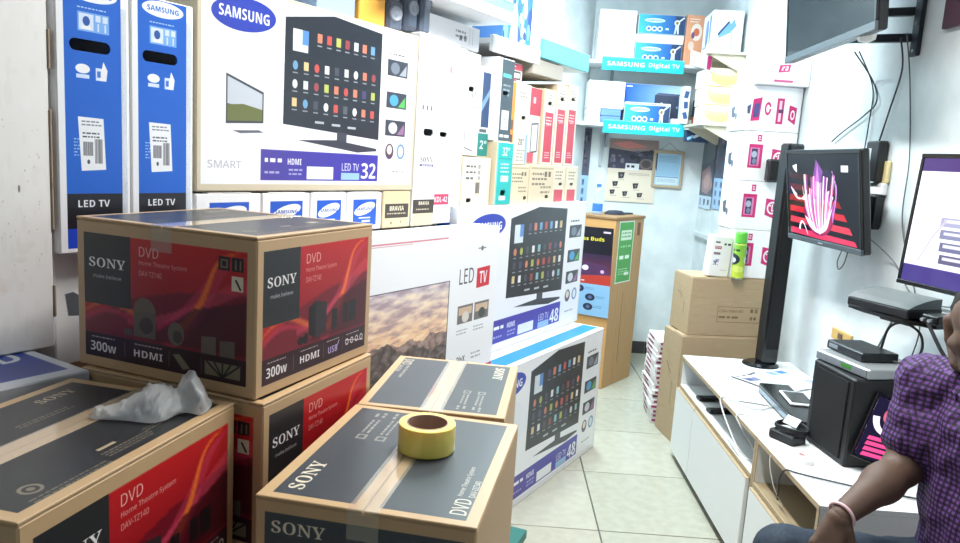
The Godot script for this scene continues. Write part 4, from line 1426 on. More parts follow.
func television_row() -> void:
	var cardw := mat(rgb8(228, 228, 226), 0.6)
	var edge := rgb8(206, 200, 186)
	var g := "big television cartons along the left"
	var big := tmat(print_smart(0.52, "48", rgb8(226, 228, 232), 2.6), 0.3)
	var white := mat(rgb8(232, 236, 242), 0.45)
	var blue := mat(rgb8(40, 132, 206), 0.4)
	# lower one on the floor, its top printed blue
	var o := stock("television_carton", "white 48 inch television carton standing on the floor, foremost of its row", g, 2.345, 3.58, -1.385, 0.2, 0.0, 0.658, {"all": white, "front": big, "top": white}, {})
	part(o, "printed_strip", boxm(Vector3(1.2, 0.0012, 0.085), {"all": blue}, 0.0004), null, Vector3(0, 0.658, 0.03))
	o = stock("television_carton", "white 48 inch television carton on top of the one on the floor", g, 2.38, 3.62, -1.5576, 0.17, 0.66, 1.305, {"all": white, "front": big}, {})
	part(o, "sticker", boxm(Vector3(0.0012, 0.16, 0.06), {"all": mat(rgb8(36, 92, 190), 0.4)}, 0.0004), null, Vector3(-0.62, 0.46, 0.02))
	# the plain carton behind that carries the upper row
	stock("shipping_carton", "plain brown shipping carton hidden behind the two 48 inch cartons", "plain shipping cartons", 2.35, 3.62, -1.74, 0.6, 0.0, 0.65, {"all": tmat(print_brown(false), 0.75)})
	stock("shipping_carton", "plain brown shipping carton behind the upper 48 inch carton", "plain shipping cartons", 2.35, 3.62, -1.74, 0.6, 0.652, 1.304, {"all": tmat(print_brown(false), 0.75)})
	var led := tmat(print_led_tv(0.61), 0.3)
	stock("television_carton", "white flat television carton with a picture of mountains at dusk", g, 1.55, 2.495, -1.43, 0.122, 0.66, 1.24, {"all": white, "front": led})
	stock("television_carton", "white television carton on the floor under the one with the mountain picture", g, 1.54, 2.34, -1.42, 0.3, 0.0, 0.657, {"all": white, "front": led})
	stock("shipping_carton", "brown shipping carton behind the mountain picture carton", "plain shipping cartons", 1.56, 2.34, -1.735, 0.6, 0.0, 1.243, {"all": tmat(print_brown(false), 0.75)})
	# cartons behind the red stack
	var grey := tmat(print_grey_box(), 0.5)
	var gb := {"all": white, "front": grey, "left": grey}
	stock("printed_carton", "pale grey printed carton under the left blue television cartons", "pale grey cartons", 0.86, 1.53, -1.6, 0.75, 0.985, 1.24, gb)
	stock("shipping_carton", "brown shipping carton behind the tall red stack", "plain shipping cartons", 0.86, 1.53, -1.62, 0.7, 0.0, 0.983, {"all": tmat(print_brown(false), 0.75)})
	# far left: the stained tall white carton on a flat one
	var old := tmat(print_grime(), 0.6)
	var flat := {"all": mat(rgb8(196, 200, 208), 0.5), "top": tmat(print_flat_top(), 0.35)}
	stock("flat_television_carton", "flat white carton with a dark and blue printed top at the left edge", "", 0.12, 0.8, -1.362, 0.5, 0.98, 1.04, flat)
	stock("shipping_carton", "brown shipping carton under the flat blue topped carton", "plain shipping cartons", 0.14, 0.79, -1.42, 0.4, 0.0, 0.978, {"all": tmat(print_brown(false), 0.75)})
	o = stock("tall_carton", "tall stained white carton at the left edge of the picture", "", 0.4, 0.842, -1.562, 0.2, 1.042, 2.1, {"all": old, "edge": mat(rgb8(216, 214, 210), 0.6)})
	for a in 4:
		part(o, "torn_flap", block(Vector3(0.006, [0.07, 0.1, 0.16, 0.08][a], 0.012), mat(rgb8(150, 132, 112), 0.8), 0.002), null, Vector3(0.221, [0.1, 0.3, 0.42, 0.62][a], 0.096))


func upper_row() -> void:
	var g := "cartons standing on the big television cartons"
	var white := mat(rgb8(236, 238, 240), 0.5)
	var hollow := {"all": white}
	# two blue ends
	var bs := tmat(print_blue_side(), 0.35)
	for a in 2:
		var o := stock("television_carton", ["end of a blue printed television carton beside the tall stained white carton", "end of a blue printed television carton beside the white 32 inch carton"][a], "blue ended television cartons", 0.853 + a * 0.166, 1.019 + a * 0.166, -1.56, 0.76, 1.24, 1.81, {"all": white, "front": bs}, {"front": [-0.008, 0.155, 0.045, 0.0125]})
		part(o, "wrap", boxm(Vector3(0.012, 0.5, 0.001), {"all": glass(Color(0.9, 0.95, 1.0), 0.25, 0.1)}, 0.0003), null, Vector3(0.068, 0.03, 0.3806))
	# 32 inch carton
	var tanw := mat(rgb8(206, 196, 172), 0.6)
	var o := stock("television_carton", "wide white 32 inch television carton with a tan edge, high on the left", "", 1.19, 2.083, -1.56, 0.15, 1.372, 1.892, {"all": tanw, "front": tmat(print_smart(0.584, "32", rgb8(206, 196, 172), 0.0), 0.3), "top": white})
	# parts boxes under it
	var lab := tmat(print_blue_label(62), 0.45)
	var lab2 := tmat(print_blue_label(70), 0.45)
	var ls := [1.191, 1.405, 1.59, 1.75, 1.922]
	for a in 4:
		var o2 := stock("accessory_box", "small white box with a blue label under the 32 inch carton, %s from the left" % ["first", "second", "third", "fourth"][a], "white boxes under the 32 inch carton", ls[a], ls[a + 1], -1.562, 0.24, 1.243, 1.366, {"all": white, "front": lab if a == 0 else lab2}, {}, "box")
		part(o2, "lid_flap", block(Vector3(0.14, 0.003, 0.03), white, 0.001), null, Vector3(0, 0.1245, 0.105), Vector3(3 + a, 0, 0))
	stock("banded_box", "low tan box with a black band under the right end of the 32 inch carton", "", 1.926, 2.08, -1.562, 0.24, 1.243, 1.37, {"all": mat(rgb8(214, 196, 160), 0.6), "front": tmat(print_tall("tan_band", 90), 0.5)}, {}, "box")
	# the upright cartons, left to right
	var defs := [
		["tall white carton with a tan foot and a black band beside the 32 inch carton", "white_tall", 2.086, 2.222, -1.56, 0.7, 1.243, 1.91, [0.008, 0.0, 0.03, 0.0125]],
		["tall white carton with a red code at its foot and a hand hole", "code", 2.225, 2.347, -1.57, 0.6, 1.245, 1.905, [-0.016, 0.0, 0.024, 0.009]],
		["white carton with small black marks and a hand hole above the pale parcel", "mark", 2.445, 2.55, -1.6, 0.5, 1.505, 1.9, [-0.008, 0.06, 0.021, 0.01]],
		["plain white carton between the red coded one and the one with black marks", "blank", 2.35, 2.422, -1.58, 0.5, 1.306, 1.9, []],
		["pale printed parcel carton with a hand hole left of the bright teal one", "parcel", 2.425, 2.645, -1.58, 0.5, 1.306, 1.5, [-0.05, -0.075, 0.02, 0.009]],
		["narrow carton with a teal foot and a picture strip", "teal_strip", 2.553, 2.64, -1.6, 0.5, 1.503, 1.86, []],
		["dark slate carton with a white label standing on the bright teal one", "dark", 2.645, 2.79, -1.58, 0.5, 1.572, 1.91, [0.005, 0.03, 0.022, 0.009]],
		["bright teal carton under the dark slate one", "teal", 2.65, 2.792, -1.56, 0.5, 1.306, 1.57, [0.0, -0.08, 0.022, 0.012]],
		["cream carton with an orange strip marked 28 inch", "orange", 2.795, 2.99, -1.6, 0.5, 1.48, 1.832, [0.04, 0.03, 0.02, 0.008]],
		["low cream carton under the 28 inch one", "carton", 2.81, 2.985, -1.58, 0.5, 1.306, 1.477, [0.06, -0.06, 0.016, 0.008]],
		["grey carton with a red top print and a picture of a screen", "red_wide", 2.995, 3.115, -1.61, 0.5, 1.487, 1.83, []],
		["pale carton with a red stripe, leftmost of the three striped ones", "red", 3.12, 3.245, -1.6, 0.5, 1.487, 1.835, [0.0, 0.11, 0.02, 0.008]],
		["pale carton with a red stripe, middle of the three striped ones", "red", 3.25, 3.37, -1.6, 0.5, 1.487, 1.87, [0.0, 0.125, 0.02, 0.008]],
		["pale carton with a red stripe, rightmost of the three striped ones", "red", 3.375, 3.495, -1.6, 0.5, 1.487, 1.882, [0.0, 0.13, 0.02, 0.008]],
		["low cream carton with print under the grey and red one", "carton", 2.99, 3.245, -1.58, 0.5, 1.306, 1.484, [0.06, -0.06, 0.018, 0.008]],
		["low pale carton with a red foot under the middle striped one", "carton_red", 3.25, 3.395, -1.59, 0.5, 1.306, 1.484, [0.02, 0.0, 0.02, 0.007]],
		["low pale carton with a red foot under the rightmost striped one", "carton_red", 3.4, 3.545, -1.59, 0.5, 1.306, 1.484, [0.0, 0.0, 0.02, 0.007]],
	]
	var side := mat(rgb8(214, 200, 172), 0.6)
	var made := {}
	for d in defs:
		var w: float = d[3] - d[2]
		var hgt: float = d[7] - d[6]
		var key := "%s %d" % [d[1], int(hgt / w * 10)]
		if d[1] == "blank":
			made[key] = white
		elif not made.has(key):
			made[key] = tmat(print_tall(d[1], 100.0 * hgt / w), 0.45)
		var plain: Material = white if d[1] in ["white_tall", "code", "mark", "blank", "dark", "teal_strip"] else side
		var holes := {} if d[8].is_empty() else {"front": d[8]}
		stock("upright_carton", d[0], g, d[2], d[3], d[4], d[5], d[6], d[7], {"all": plain, "front": made[key]}, holes)
	# flat white boxes laid over them
	stock("flat_box", "flat white box laid over the upright white cartons under the shelf", "", 2.2, 2.56, -1.62, 0.4, 1.912, 2.0, {"all": white, "front": tmat(print_tall("flat", 22), 0.5)}, {}, "box")
	stock("flat_box", "flat grey card box laid over the red striped cartons", "", 2.99, 3.3, -1.6, 0.4, 1.886, 1.955, {"all": mat(rgb8(186, 180, 170), 0.6)}, {}, "box")
	stock("small_box", "small red and white box above the 28 inch carton", "", 2.8, 2.93, -1.62, 0.3, 1.834, 1.915, {"all": white, "front": tmat(print_tall("red_wide", 62), 0.5)}, {}, "box")
	# on top of the 32 inch carton
	stock("small_box", "plain orange box on top of the 32 inch carton", "", 1.815, 1.945, -1.6, 0.1, 1.894, 2.06, {"all": mat(rgb8(240, 178, 72), 0.5)}, {}, "box")
	stock("small_box", "pale blue box on top of the 32 inch carton left of the orange one", "", 1.63, 1.8, -1.6, 0.1, 1.894, 1.98, {"all": mat(rgb8(150, 176, 206), 0.5)}, {}, "box")
	var dark := mat(rgb8(92, 104, 124), 0.4)
	for a in 3:
		var sp := thing("small_speaker", "small dark speaker on the cartons under the left shelf, %s" % ["leftmost of three", "middle of three", "rightmost of three"][a], "speaker", lp([1.99, 2.075, 2.15][a], -1.61, [1.894, 1.912, 1.912][a]), LYAW - 20 + a * 14, "small dark speakers")
		var h2: float = [0.1, 0.13, 0.2][a]
		part(sp, "cabinet", boxm(Vector3(0.062, h2, 0.05), {"all": dark}, 0.012))
		var kk := Mesher.new()
		kk.lathe(mat(rgb8(140, 150, 166), 0.5), [Vector2(0.0, 0.004), Vector2(0.012, 0.002), Vector2(0.022, 0.006), Vector2(0.025, 0.0)], Vector3.ZERO, 24)
		part(sp, "cone", kk.done(), null, Vector3(0, h2 * 0.55, 0.0255), Vector3(90, 0, 0))


func left_shelves() -> void:
	var white := mat(rgb8(238, 240, 242), 0.45)
	# the near shelf with the mint board on it
	var y := 2.028
	var o := thing("wall_shelf", "white wall shelf over the upright cartons carrying a mint green board", "shelf", lp(2.26, -1.95, y), LYAW)
	part(o, "board", block(Vector3(0.74, 0.03, 0.86), white, 0.003), null, Vector3(0, 0.015, 0))
	part(o, "front_strip", block(Vector3(0.74, 0.042, 0.02), white, 0.003), null, Vector3(0, 0.02, 0.432))
	var b := thing("mint_board", "mint green advertising board leaning on the white left shelf", "board", lp(2.26, -1.53, y + 0.042), LYAW)
	part(b, "panel", block(Vector3(0.73, 0.34, 0.012), mat(rgb8(128, 220, 200), 0.4), 0.002), null, Vector3(0, 0.17, 0), Vector3(-4, 0, 0))
	part(b, "stripe", block(Vector3(0.7, 0.03, 0.003), mat(rgb8(200, 240, 230), 0.4), 0.001), null, Vector3(0, 0.05, 0.016), Vector3(-4, 0, 0))
	# the far shelf with the aqua strip
	var o2 := thing("wall_shelf", "white wall shelf with an aqua front strip at the far left", "shelf", lp(3.1, -1.98, 1.962), LYAW)
	part(o2, "board", block(Vector3(0.95, 0.02, 0.74), white, 0.003), null, Vector3(0, 0.01, 0))
	part(o2, "front_strip", block(Vector3(0.42, 0.065, 0.016), white, 0.002), null, Vector3(-0.265, 0.0, 0.374))
	part(o2, "aqua_strip", block(Vector3(0.52, 0.085, 0.018), mat(rgb8(110, 214, 226), 0.35), 0.002), null, Vector3(0.215, 0.045, 0.378))
	var k := Paint.new(100, 90, 256, rgb8(60, 120, 200))
	for a in 40:
		k.e(rng.randf() * 100, rng.randf() * 90, 2 + rng.randf() * 6, 4 + rng.randf() * 12, [rgb8(40, 70, 150), rgb8(120, 190, 230), rgb8(210, 236, 246), rgb8(60, 60, 120)][a % 4])
	k.p([[20, 90], [32, 30], [40, 20], [46, 36], [52, 90]], rgb8(206, 226, 240))
	stock("printed_box", "blue printed box standing on the far left shelf", "", 2.8, 3.06, -1.66, 0.16, 1.983, 2.24, {"all": mat(rgb8(70, 120, 190), 0.4), "front": tmat(k.done(), 0.35)}, {}, "box")
	stock("printed_box", "white box standing on the far left shelf beside the blue one", "", 3.07, 3.5, -1.72, 0.2, 1.983, 2.3, {"all": white, "front": tmat(print_basket_white(), 0.4)}, {}, "box")


func print_basket_white() -> ImageTexture:
	var k := Paint.new(100, 74, 192, WHITE)
	k.e(8, 44, 7, 7, rgb8(240, 170, 150)); k.r(4, 60, 8, 4, rgb8(236, 160, 170)); k.line([[44, 20], [42, 70]], 1.6, rgb8(150, 130, 130)); k.e(70, 64, 6, 4, rgb8(220, 180, 196)); k.e(22, 30, 2, 2, rgb8(200, 170, 170))
	return k.done()


func back_wall_things() -> void:
	var white := mat(rgb8(238, 240, 242), 0.45)
	var sign := tmat(print_sign(), 0.35)
	for a in 2:
		var y: float = [1.742, 2.195][a]
		var x0: float = [0.5, 0.5][a]
		var o := thing("back_shelf", ["lower white shelf on the back wall with an aqua sign strip", "upper white shelf on the back wall with an aqua sign strip"][a], "shelf", Vector3((x0 + 1.56) / 2.0, y, -5.75), 0.0, "back wall shelves")
		part(o, "board", block(Vector3(1.56 - x0, 0.024, 0.29), white, 0.003), null, Vector3(0, 0.06, 0))
		part(o, "sign_strip", boxm(Vector3(0.6, 0.096, 0.012), {"all": mat(rgb8(36, 190, 206), 0.35), "front": sign}, 0.001), null, Vector3([1.017, 0.97][a] - (x0 + 1.56) / 2.0, 0.0, 0.152))
		part(o, "bracket", block(Vector3(0.02, 0.16, 0.02), mat(rgb8(150, 156, 166), 0.4, 0.5)), null, Vector3(-0.24, -0.02, -0.135))
	var ys := 1.742 + 0.073
	# lower shelf, left to right
	var dec := tmat(print_decoder(), 0.35)
	var foot := tmat(print_football(false), 0.35)
	var foot2 := tmat(print_football(true), 0.35)
	var g := "boxes on the lower back shelf"
	carton("appliance_box", "plain white box on the lower back shelf above the small blue and white ones", "box", g, Vector3(0.725, ys + 0.104, -5.72), 0, Vector3(0.27, 0.2, 0.2), {"all": white})
	var s4 := tmat(print_football(false), 0.4)
	for a in 2:
		carton("small_box", "small white box on the lower back shelf, %s" % ["bottom one", "upper one"][a], "box", g, Vector3(0.642, ys + a * 0.052, -5.72), 0, Vector3(0.1, 0.05, 0.2), {"all": white})
		carton("small_box", "small pale blue box beside the small white ones on the back shelf, %s" % ["bottom one", "upper one"][a], "box", g, Vector3(0.77, ys + a * 0.052, -5.72), 0, Vector3(0.148, 0.05, 0.2), {"all": mat(rgb8(110, 150, 214), 0.4)})
	carton("decoder_box", "blue box picturing a dark decoder on the lower back shelf", "box", g, Vector3(1.105, ys, -5.8), 0, Vector3(0.46, 0.31, 0.14), {"all": white, "front": dec})
	carton("decoder_box", "small blue box with a trophy figure before the big blue box", "box", g, Vector3(1.04, ys, -5.68), 0, Vector3(0.34, 0.165, 0.09), {"all": white, "front": foot2})
	carton("small_box", "low white box at the right end of the lower back shelf", "box", g, Vector3(1.3, ys, -5.68), 0, Vector3(0.15, 0.06, 0.1), {"all": white})
	carton("small_box", "small orange and white box beside the dark gadgets on the back shelf", "box", g, Vector3(1.425, ys, -5.68), 0, Vector3(0.08, 0.085, 0.1), {"all": mat(rgb8(224, 130, 96), 0.5)})
	for a in 2:
		var d := thing("gadget", "small dark upright gadget on the back shelf, %s" % ["left one", "right one"][a], "gadget", Vector3(1.4 + a * 0.06, ys + 0.086, -5.68), 10 - a * 30, "dark gadgets")
		part(d, "foot", block(Vector3(0.045, 0.012, 0.04), mat(rgb8(70, 78, 92), 0.4), 0.003), null, Vector3(0, 0.006, 0))
		part(d, "body", boxm(Vector3(0.036, 0.11, 0.014), {"all": mat(rgb8(66, 74, 88), 0.35)}, 0.004), null, Vector3(0, 0.012, 0))
	var hb := thing("hanging_box", "dark blue printed box at the right end of the lower sign strip", "box", Vector3(1.405, 1.742 - 0.03, -5.567), -2)
	part(hb, "body", boxm(Vector3(0.17, 0.085, 0.06), {"all": mat(rgb8(36, 60, 100), 0.4)}))
	for a in 3:
		part(hb, "printed_patch", block(Vector3(0.05, 0.02, 0.002), mat([rgb8(150, 200, 236), rgb8(230, 240, 250), rgb8(90, 160, 220)][a], 0.4), 0.0005), null, Vector3(-0.05 + a * 0.045, 0.03 + a * 0.014, 0.0305), Vector3(0, 0, 28))
	# upper shelf
	var yu := 2.195 + 0.073
	g = "boxes on the upper back shelf"
	carton("decoder_box", "lower blue box with a trophy figure on the upper back shelf", "box", g, Vector3(1.08, yu, -5.7), 0, Vector3(0.345, 0.145, 0.12), {"all": white, "front": foot})
	carton("appliance_box", "white flat box between the two blue boxes on the upper shelf", "box", g, Vector3(1.08, yu + 0.146, -5.71), 0, Vector3(0.36, 0.06, 0.12), {"all": white})
	carton("decoder_box", "upper blue box with a trophy figure on the upper back shelf", "box", g, Vector3(1.09, yu + 0.207, -5.7), 0, Vector3(0.345, 0.14, 0.12), {"all": white, "front": foot})
	carton("appliance_box", "big plain white box at the left of the upper back shelf", "box", g, Vector3(0.765, yu, -5.72), 0, Vector3(0.27, 0.36, 0.2), {"all": white})
	# side shelf on the right wall, in the corner
	var wood := mat(rgb8(206, 196, 176), 0.6)
	for a in 2:
		var y: float = [1.83, 2.3][a]
		var o := thing("side_shelf", ["lower pale side shelf on the right wall carrying the yellow boxes", "upper pale side shelf on the right wall carrying the hairdryer box"][a], "shelf", Vector3(1.43, y, -5.32), 0.0, "side shelves in the far corner")
		part(o, "board", block(Vector3(0.26, 0.02, 0.46), wood, 0.002), null, Vector3(0, -0.011, 0))
		var k := Mesher.new()
		k.prism(wood, PackedVector2Array([Vector2(0.12, -0.02), Vector2(-0.1, -0.02), Vector2(-0.1, -0.035), Vector2(0.1, -0.13), Vector2(0.12, -0.13)]), -0.008, 0.008)
		part(o, "bracket", k.done(), null, Vector3(0.005, 0, 0.2))
		part(o, "bracket", k.done(), null, Vector3(0.005, 0, -0.2))
	var yel := tmat(print_yellow_pots(), 0.45)
	var orange := mat(rgb8(246, 214, 150), 0.5)
	for a in 3:
		carton("pot_box", "yellow and white kitchen pot box on the side shelf, %s of the stack" % ["bottom", "middle", "top"][a], "box", "yellow pot boxes", Vector3(1.445, 1.832 + a * 0.122, -5.3), -4 + a * 3.0, Vector3(0.22, 0.12, 0.3), {"all": orange, "front": yel, "left": white})
	var bw := carton("blender_box", "white box with dark blue print left of the yellow pot boxes", "box", "", Vector3(1.305, 1.84, -5.62), 0, Vector3(0.055, 0.27, 0.1), {"all": white})
	for a in 3:
		part(bw, "printed_patch", block(Vector3(0.03, 0.05, 0.002), mat(rgb8(60, 92, 150), 0.4), 0.0005), null, Vector3(0.0, 0.06 + a * 0.075, 0.0505), Vector3(0, 0, 20 - a * 15))
	carton("dryer_box", "white box picturing a blue hairdryer on the upper side shelf", "box", "", Vector3(1.44, 2.302, -5.3), -3, Vector3(0.2, 0.27, 0.3), {"all": white, "front": tmat(print_dryer(true), 0.4), "left": tmat(print_dryer(false), 0.4)})
	carton("basket_box", "peach coloured box with pictured bowls beside the hairdryer box", "box", "", Vector3(1.33, yu, -5.7), 6, Vector3(0.13, 0.36, 0.1), {"all": tmat(print_basket(), 0.45)})
	var st := thing("shelf_label", "white and magenta label strip on the edge of the upper side shelf", "sign", Vector3(1.255, 2.222, -5.05), 50)
	part(st, "strip", block(Vector3(0.3, 0.09, 0.008), white, 0.001), null, Vector3(0, 0, 0))
	part(st, "magenta_end", block(Vector3(0.06, 0.088, 0.003), mat(rgb8(206, 50, 130), 0.4), 0.0006), null, Vector3(0.11, 0, 0.0048))
	# posters
	poster("camera_poster", "poster of cameras on the back wall below the sign strip", Vector3(1.012, 1.47, -5.896), 0, 0.385, 0.49, print_camera_poster())
	var fr := thing("picture_frame", "wooden framed pale blue certificate on the back wall", "picture frame", Vector3(1.29, 1.355, -5.893), 0)
	var w := 0.24
	var h := 0.29
	var fm := mat(rgb8(176, 158, 132), 0.5)
	for s in [-1.0, 1.0]:
		part(fr, "frame_rail", block(Vector3(w, 0.022, 0.02), fm, 0.003), null, Vector3(0, h / 2.0 + s * (h / 2.0 - 0.011), 0.004))
		part(fr, "frame_stile", block(Vector3(0.022, h - 0.044, 0.02), fm, 0.003), null, Vector3(s * (w / 2.0 - 0.011), h / 2.0, 0.004))
	part(fr, "certificate", boxm(Vector3(w - 0.04, h - 0.04, 0.004), {"all": tmat(print_certificate(), 0.3)}, 0.0005), null, Vector3(0, 0.02, 0))
	part(fr, "string", tubem([Vector3(-0.09, h - 0.01, 0.0), Vector3(0, h + 0.06, 0.0), Vector3(0.09, h - 0.01, 0.0)], 0.0016, mat(rgb8(90, 86, 80), 0.7), 6, false))
	poster("side_poster", "dark poster with a blue foot on the side wall next to the far corner", Vector3(1.556, 1.5, -5.69), -90, 0.34, 0.55, print_side_poster(0))
	poster("side_poster", "purple and pale blue poster on the side wall nearer than the dark one", Vector3(1.556, 1.51, -5.29), -90, 0.4, 0.54, print_side_poster(1))
	poster("narrow_poster", "narrow dark and pale blue poster beside the red striped cartons", Vector3(0.6, 1.47, -5.896), 0, 0.15, 0.62, print_side_poster(1))
	var pipe := thing("conduit", "thin grey conduit hanging under the lower back shelf", "pipe", Vector3(0.755, 1.5, -5.885), 0)
	part(pipe, "tube", block(Vector3(0.022, 0.25, 0.016), mat(rgb8(170, 178, 188), 0.4), 0.003), null, Vector3(0, 0.12, 0))
	# the tall brown carton in front of the back wall
	var brown := tmat(print_wood(), 0.6)
	var tall := thing("tall_carton", "tall brown carton standing on the floor before the back wall with posters on it", "carton", Vector3(0.764, 0, -5.102), 55)
	part(tall, "body", boxm(Vector3(0.437, 1.15, 0.3), {"all": brown, "left": mat(rgb8(206, 158, 100), 0.6)}, 0.004))
	part(tall, "top_board", block(Vector3(0.45, 0.02, 0.312), mat(rgb8(150, 116, 80), 0.6), 0.003), null, Vector3(0, 1.16, 0))
	part(tall, "notice", boxm(Vector3(0.23, 0.42, 0.0016), {"all": tmat(print_green_notice(), 0.4)}, 0.0003), null, Vector3(-0.05, 0.72, 0.1508))
	part(tall, "plate", block(Vector3(0.045, 0.09, 0.002), mat(rgb8(120, 64, 48), 0.4), 0.0005), null, Vector3(0.14, 1.08, 0.151))
	part(tall, "seam_line", block(Vector3(0.004, 0.5, 0.0012), mat(rgb8(120, 92, 60), 0.7), 0.0003), null, Vector3(-0.02, 0.4, 0.1504))
	var bp := poster("hanging_poster", "curling black and blue poster hanging on the end of the tall brown carton", Vector3.ZERO, 0, 0.3, 0.6, print_black_poster())
	var e := Basis.from_euler(Vector3(0, deg_to_rad(55), 0))
	bp.position = Vector3(0.764, 0.51 + 0.28, -5.102) + e * Vector3(-0.224, 0, 0.0)
	bp.rotation_degrees = Vector3(0, 55 - 90, 1.5)
	var ct := thing("folded_cloth", "dark folded cloth lying on top of the tall brown carton", "cloth", Vector3(0.79, 1.17, -5.12), 40)
	var k3 := Mesher.new()
	k3.lathe(mat(rgb8(44, 46, 60), 0.8), [Vector2(0.001, 0.03), Vector2(0.06, 0.026), Vector2(0.085, 0.014), Vector2(0.09, 0.0)], Vector3.ZERO, 20)
	var c1 := part(ct, "fold", k3.done())
	c1.scale = Vector3(1, 1, 0.6)
	part(ct, "tail", block(Vector3(0.16, 0.01, 0.05), mat(rgb8(44, 46, 60), 0.8), 0.004), null, Vector3(0.13, 0.005, -0.02), Vector3(0, 12, 0))
	# water bottle
	var bt := thing("water_bottle", "blue plastic water bottle on the tall brown carton", "bottle", Vector3(0.655, 1.17, -5.03), 0)
	var kb := Mesher.new()
	kb.lathe(glass(Color(0.75, 0.88, 0.98), 0.3, 0.05), [Vector2(0.002, 0.001), Vector2(0.03, 0.002), Vector2(0.034, 0.012), Vector2(0.034, 0.09), Vector2(0.031, 0.1), Vector2(0.034, 0.112), Vector2(0.03, 0.15), Vector2(0.013, 0.176), Vector2(0.013, 0.19)], Vector3.ZERO, 28)
	part(bt, "body", kb.done())
	kb = Mesher.new()
	kb.lathe(mat(rgb8(60, 120, 206), 0.3), [Vector2(0.0345, 0.02), Vector2(0.035, 0.022), Vector2(0.035, 0.07), Vector2(0.0345, 0.072)], Vector3.ZERO, 28)
	part(bt, "label", kb.done())
	kb = Mesher.new()
	kb.lathe(mat(rgb8(70, 120, 210), 0.35), [Vector2(0.016, 0.184), Vector2(0.016, 0.204), Vector2(0.001, 0.205)], Vector3.ZERO, 20)
	part(bt, "cap", kb.done())


func print_wood() -> ImageTexture:
	var k := Paint.new(100, 250, 256, rgb8(186, 146, 100))
	for a in 220:
		k.e(rng.randf() * 100, rng.randf() * 250, 0.3 + rng.randf() * 0.8, 6 + rng.randf() * 30, [Color(0.66, 0.5, 0.34, 0.3), Color(0.78, 0.63, 0.45, 0.3), Color(0.6, 0.45, 0.3, 0.2)][a % 3])
	return k.done()


func poster(called: String, label: String, at: Vector3, yaw: float, w: float, h: float, t: Texture2D) -> Node3D:
	var o := thing(called, label, "poster", at, yaw)
	var k := Mesher.new()
	var m := tmat(t, 0.4)
	var n := 8
	for i in n:
		for j in n:
			var q := []
			var uv := []
			for c in [[0, 0], [1, 0], [1, 1], [0, 1]]:
				var u := float(i + c[0]) / n
				var v := float(j + c[1]) / n
				q.append(Vector3((u - 0.5) * w, (v - 0.5) * h, 0.002 + 0.004 * sin(u * 5.0 + v * 2.0) * v * (1.0 - v) * 4.0 + 0.004))
				uv.append(Vector2(u, 1.0 - v))
			var nn := Vector3.BACK
			k.quad(m, q[0], q[1], q[2], q[3], nn, uv[0], uv[1], uv[2], uv[3])
	part(o, "sheet", k.done())
	return o


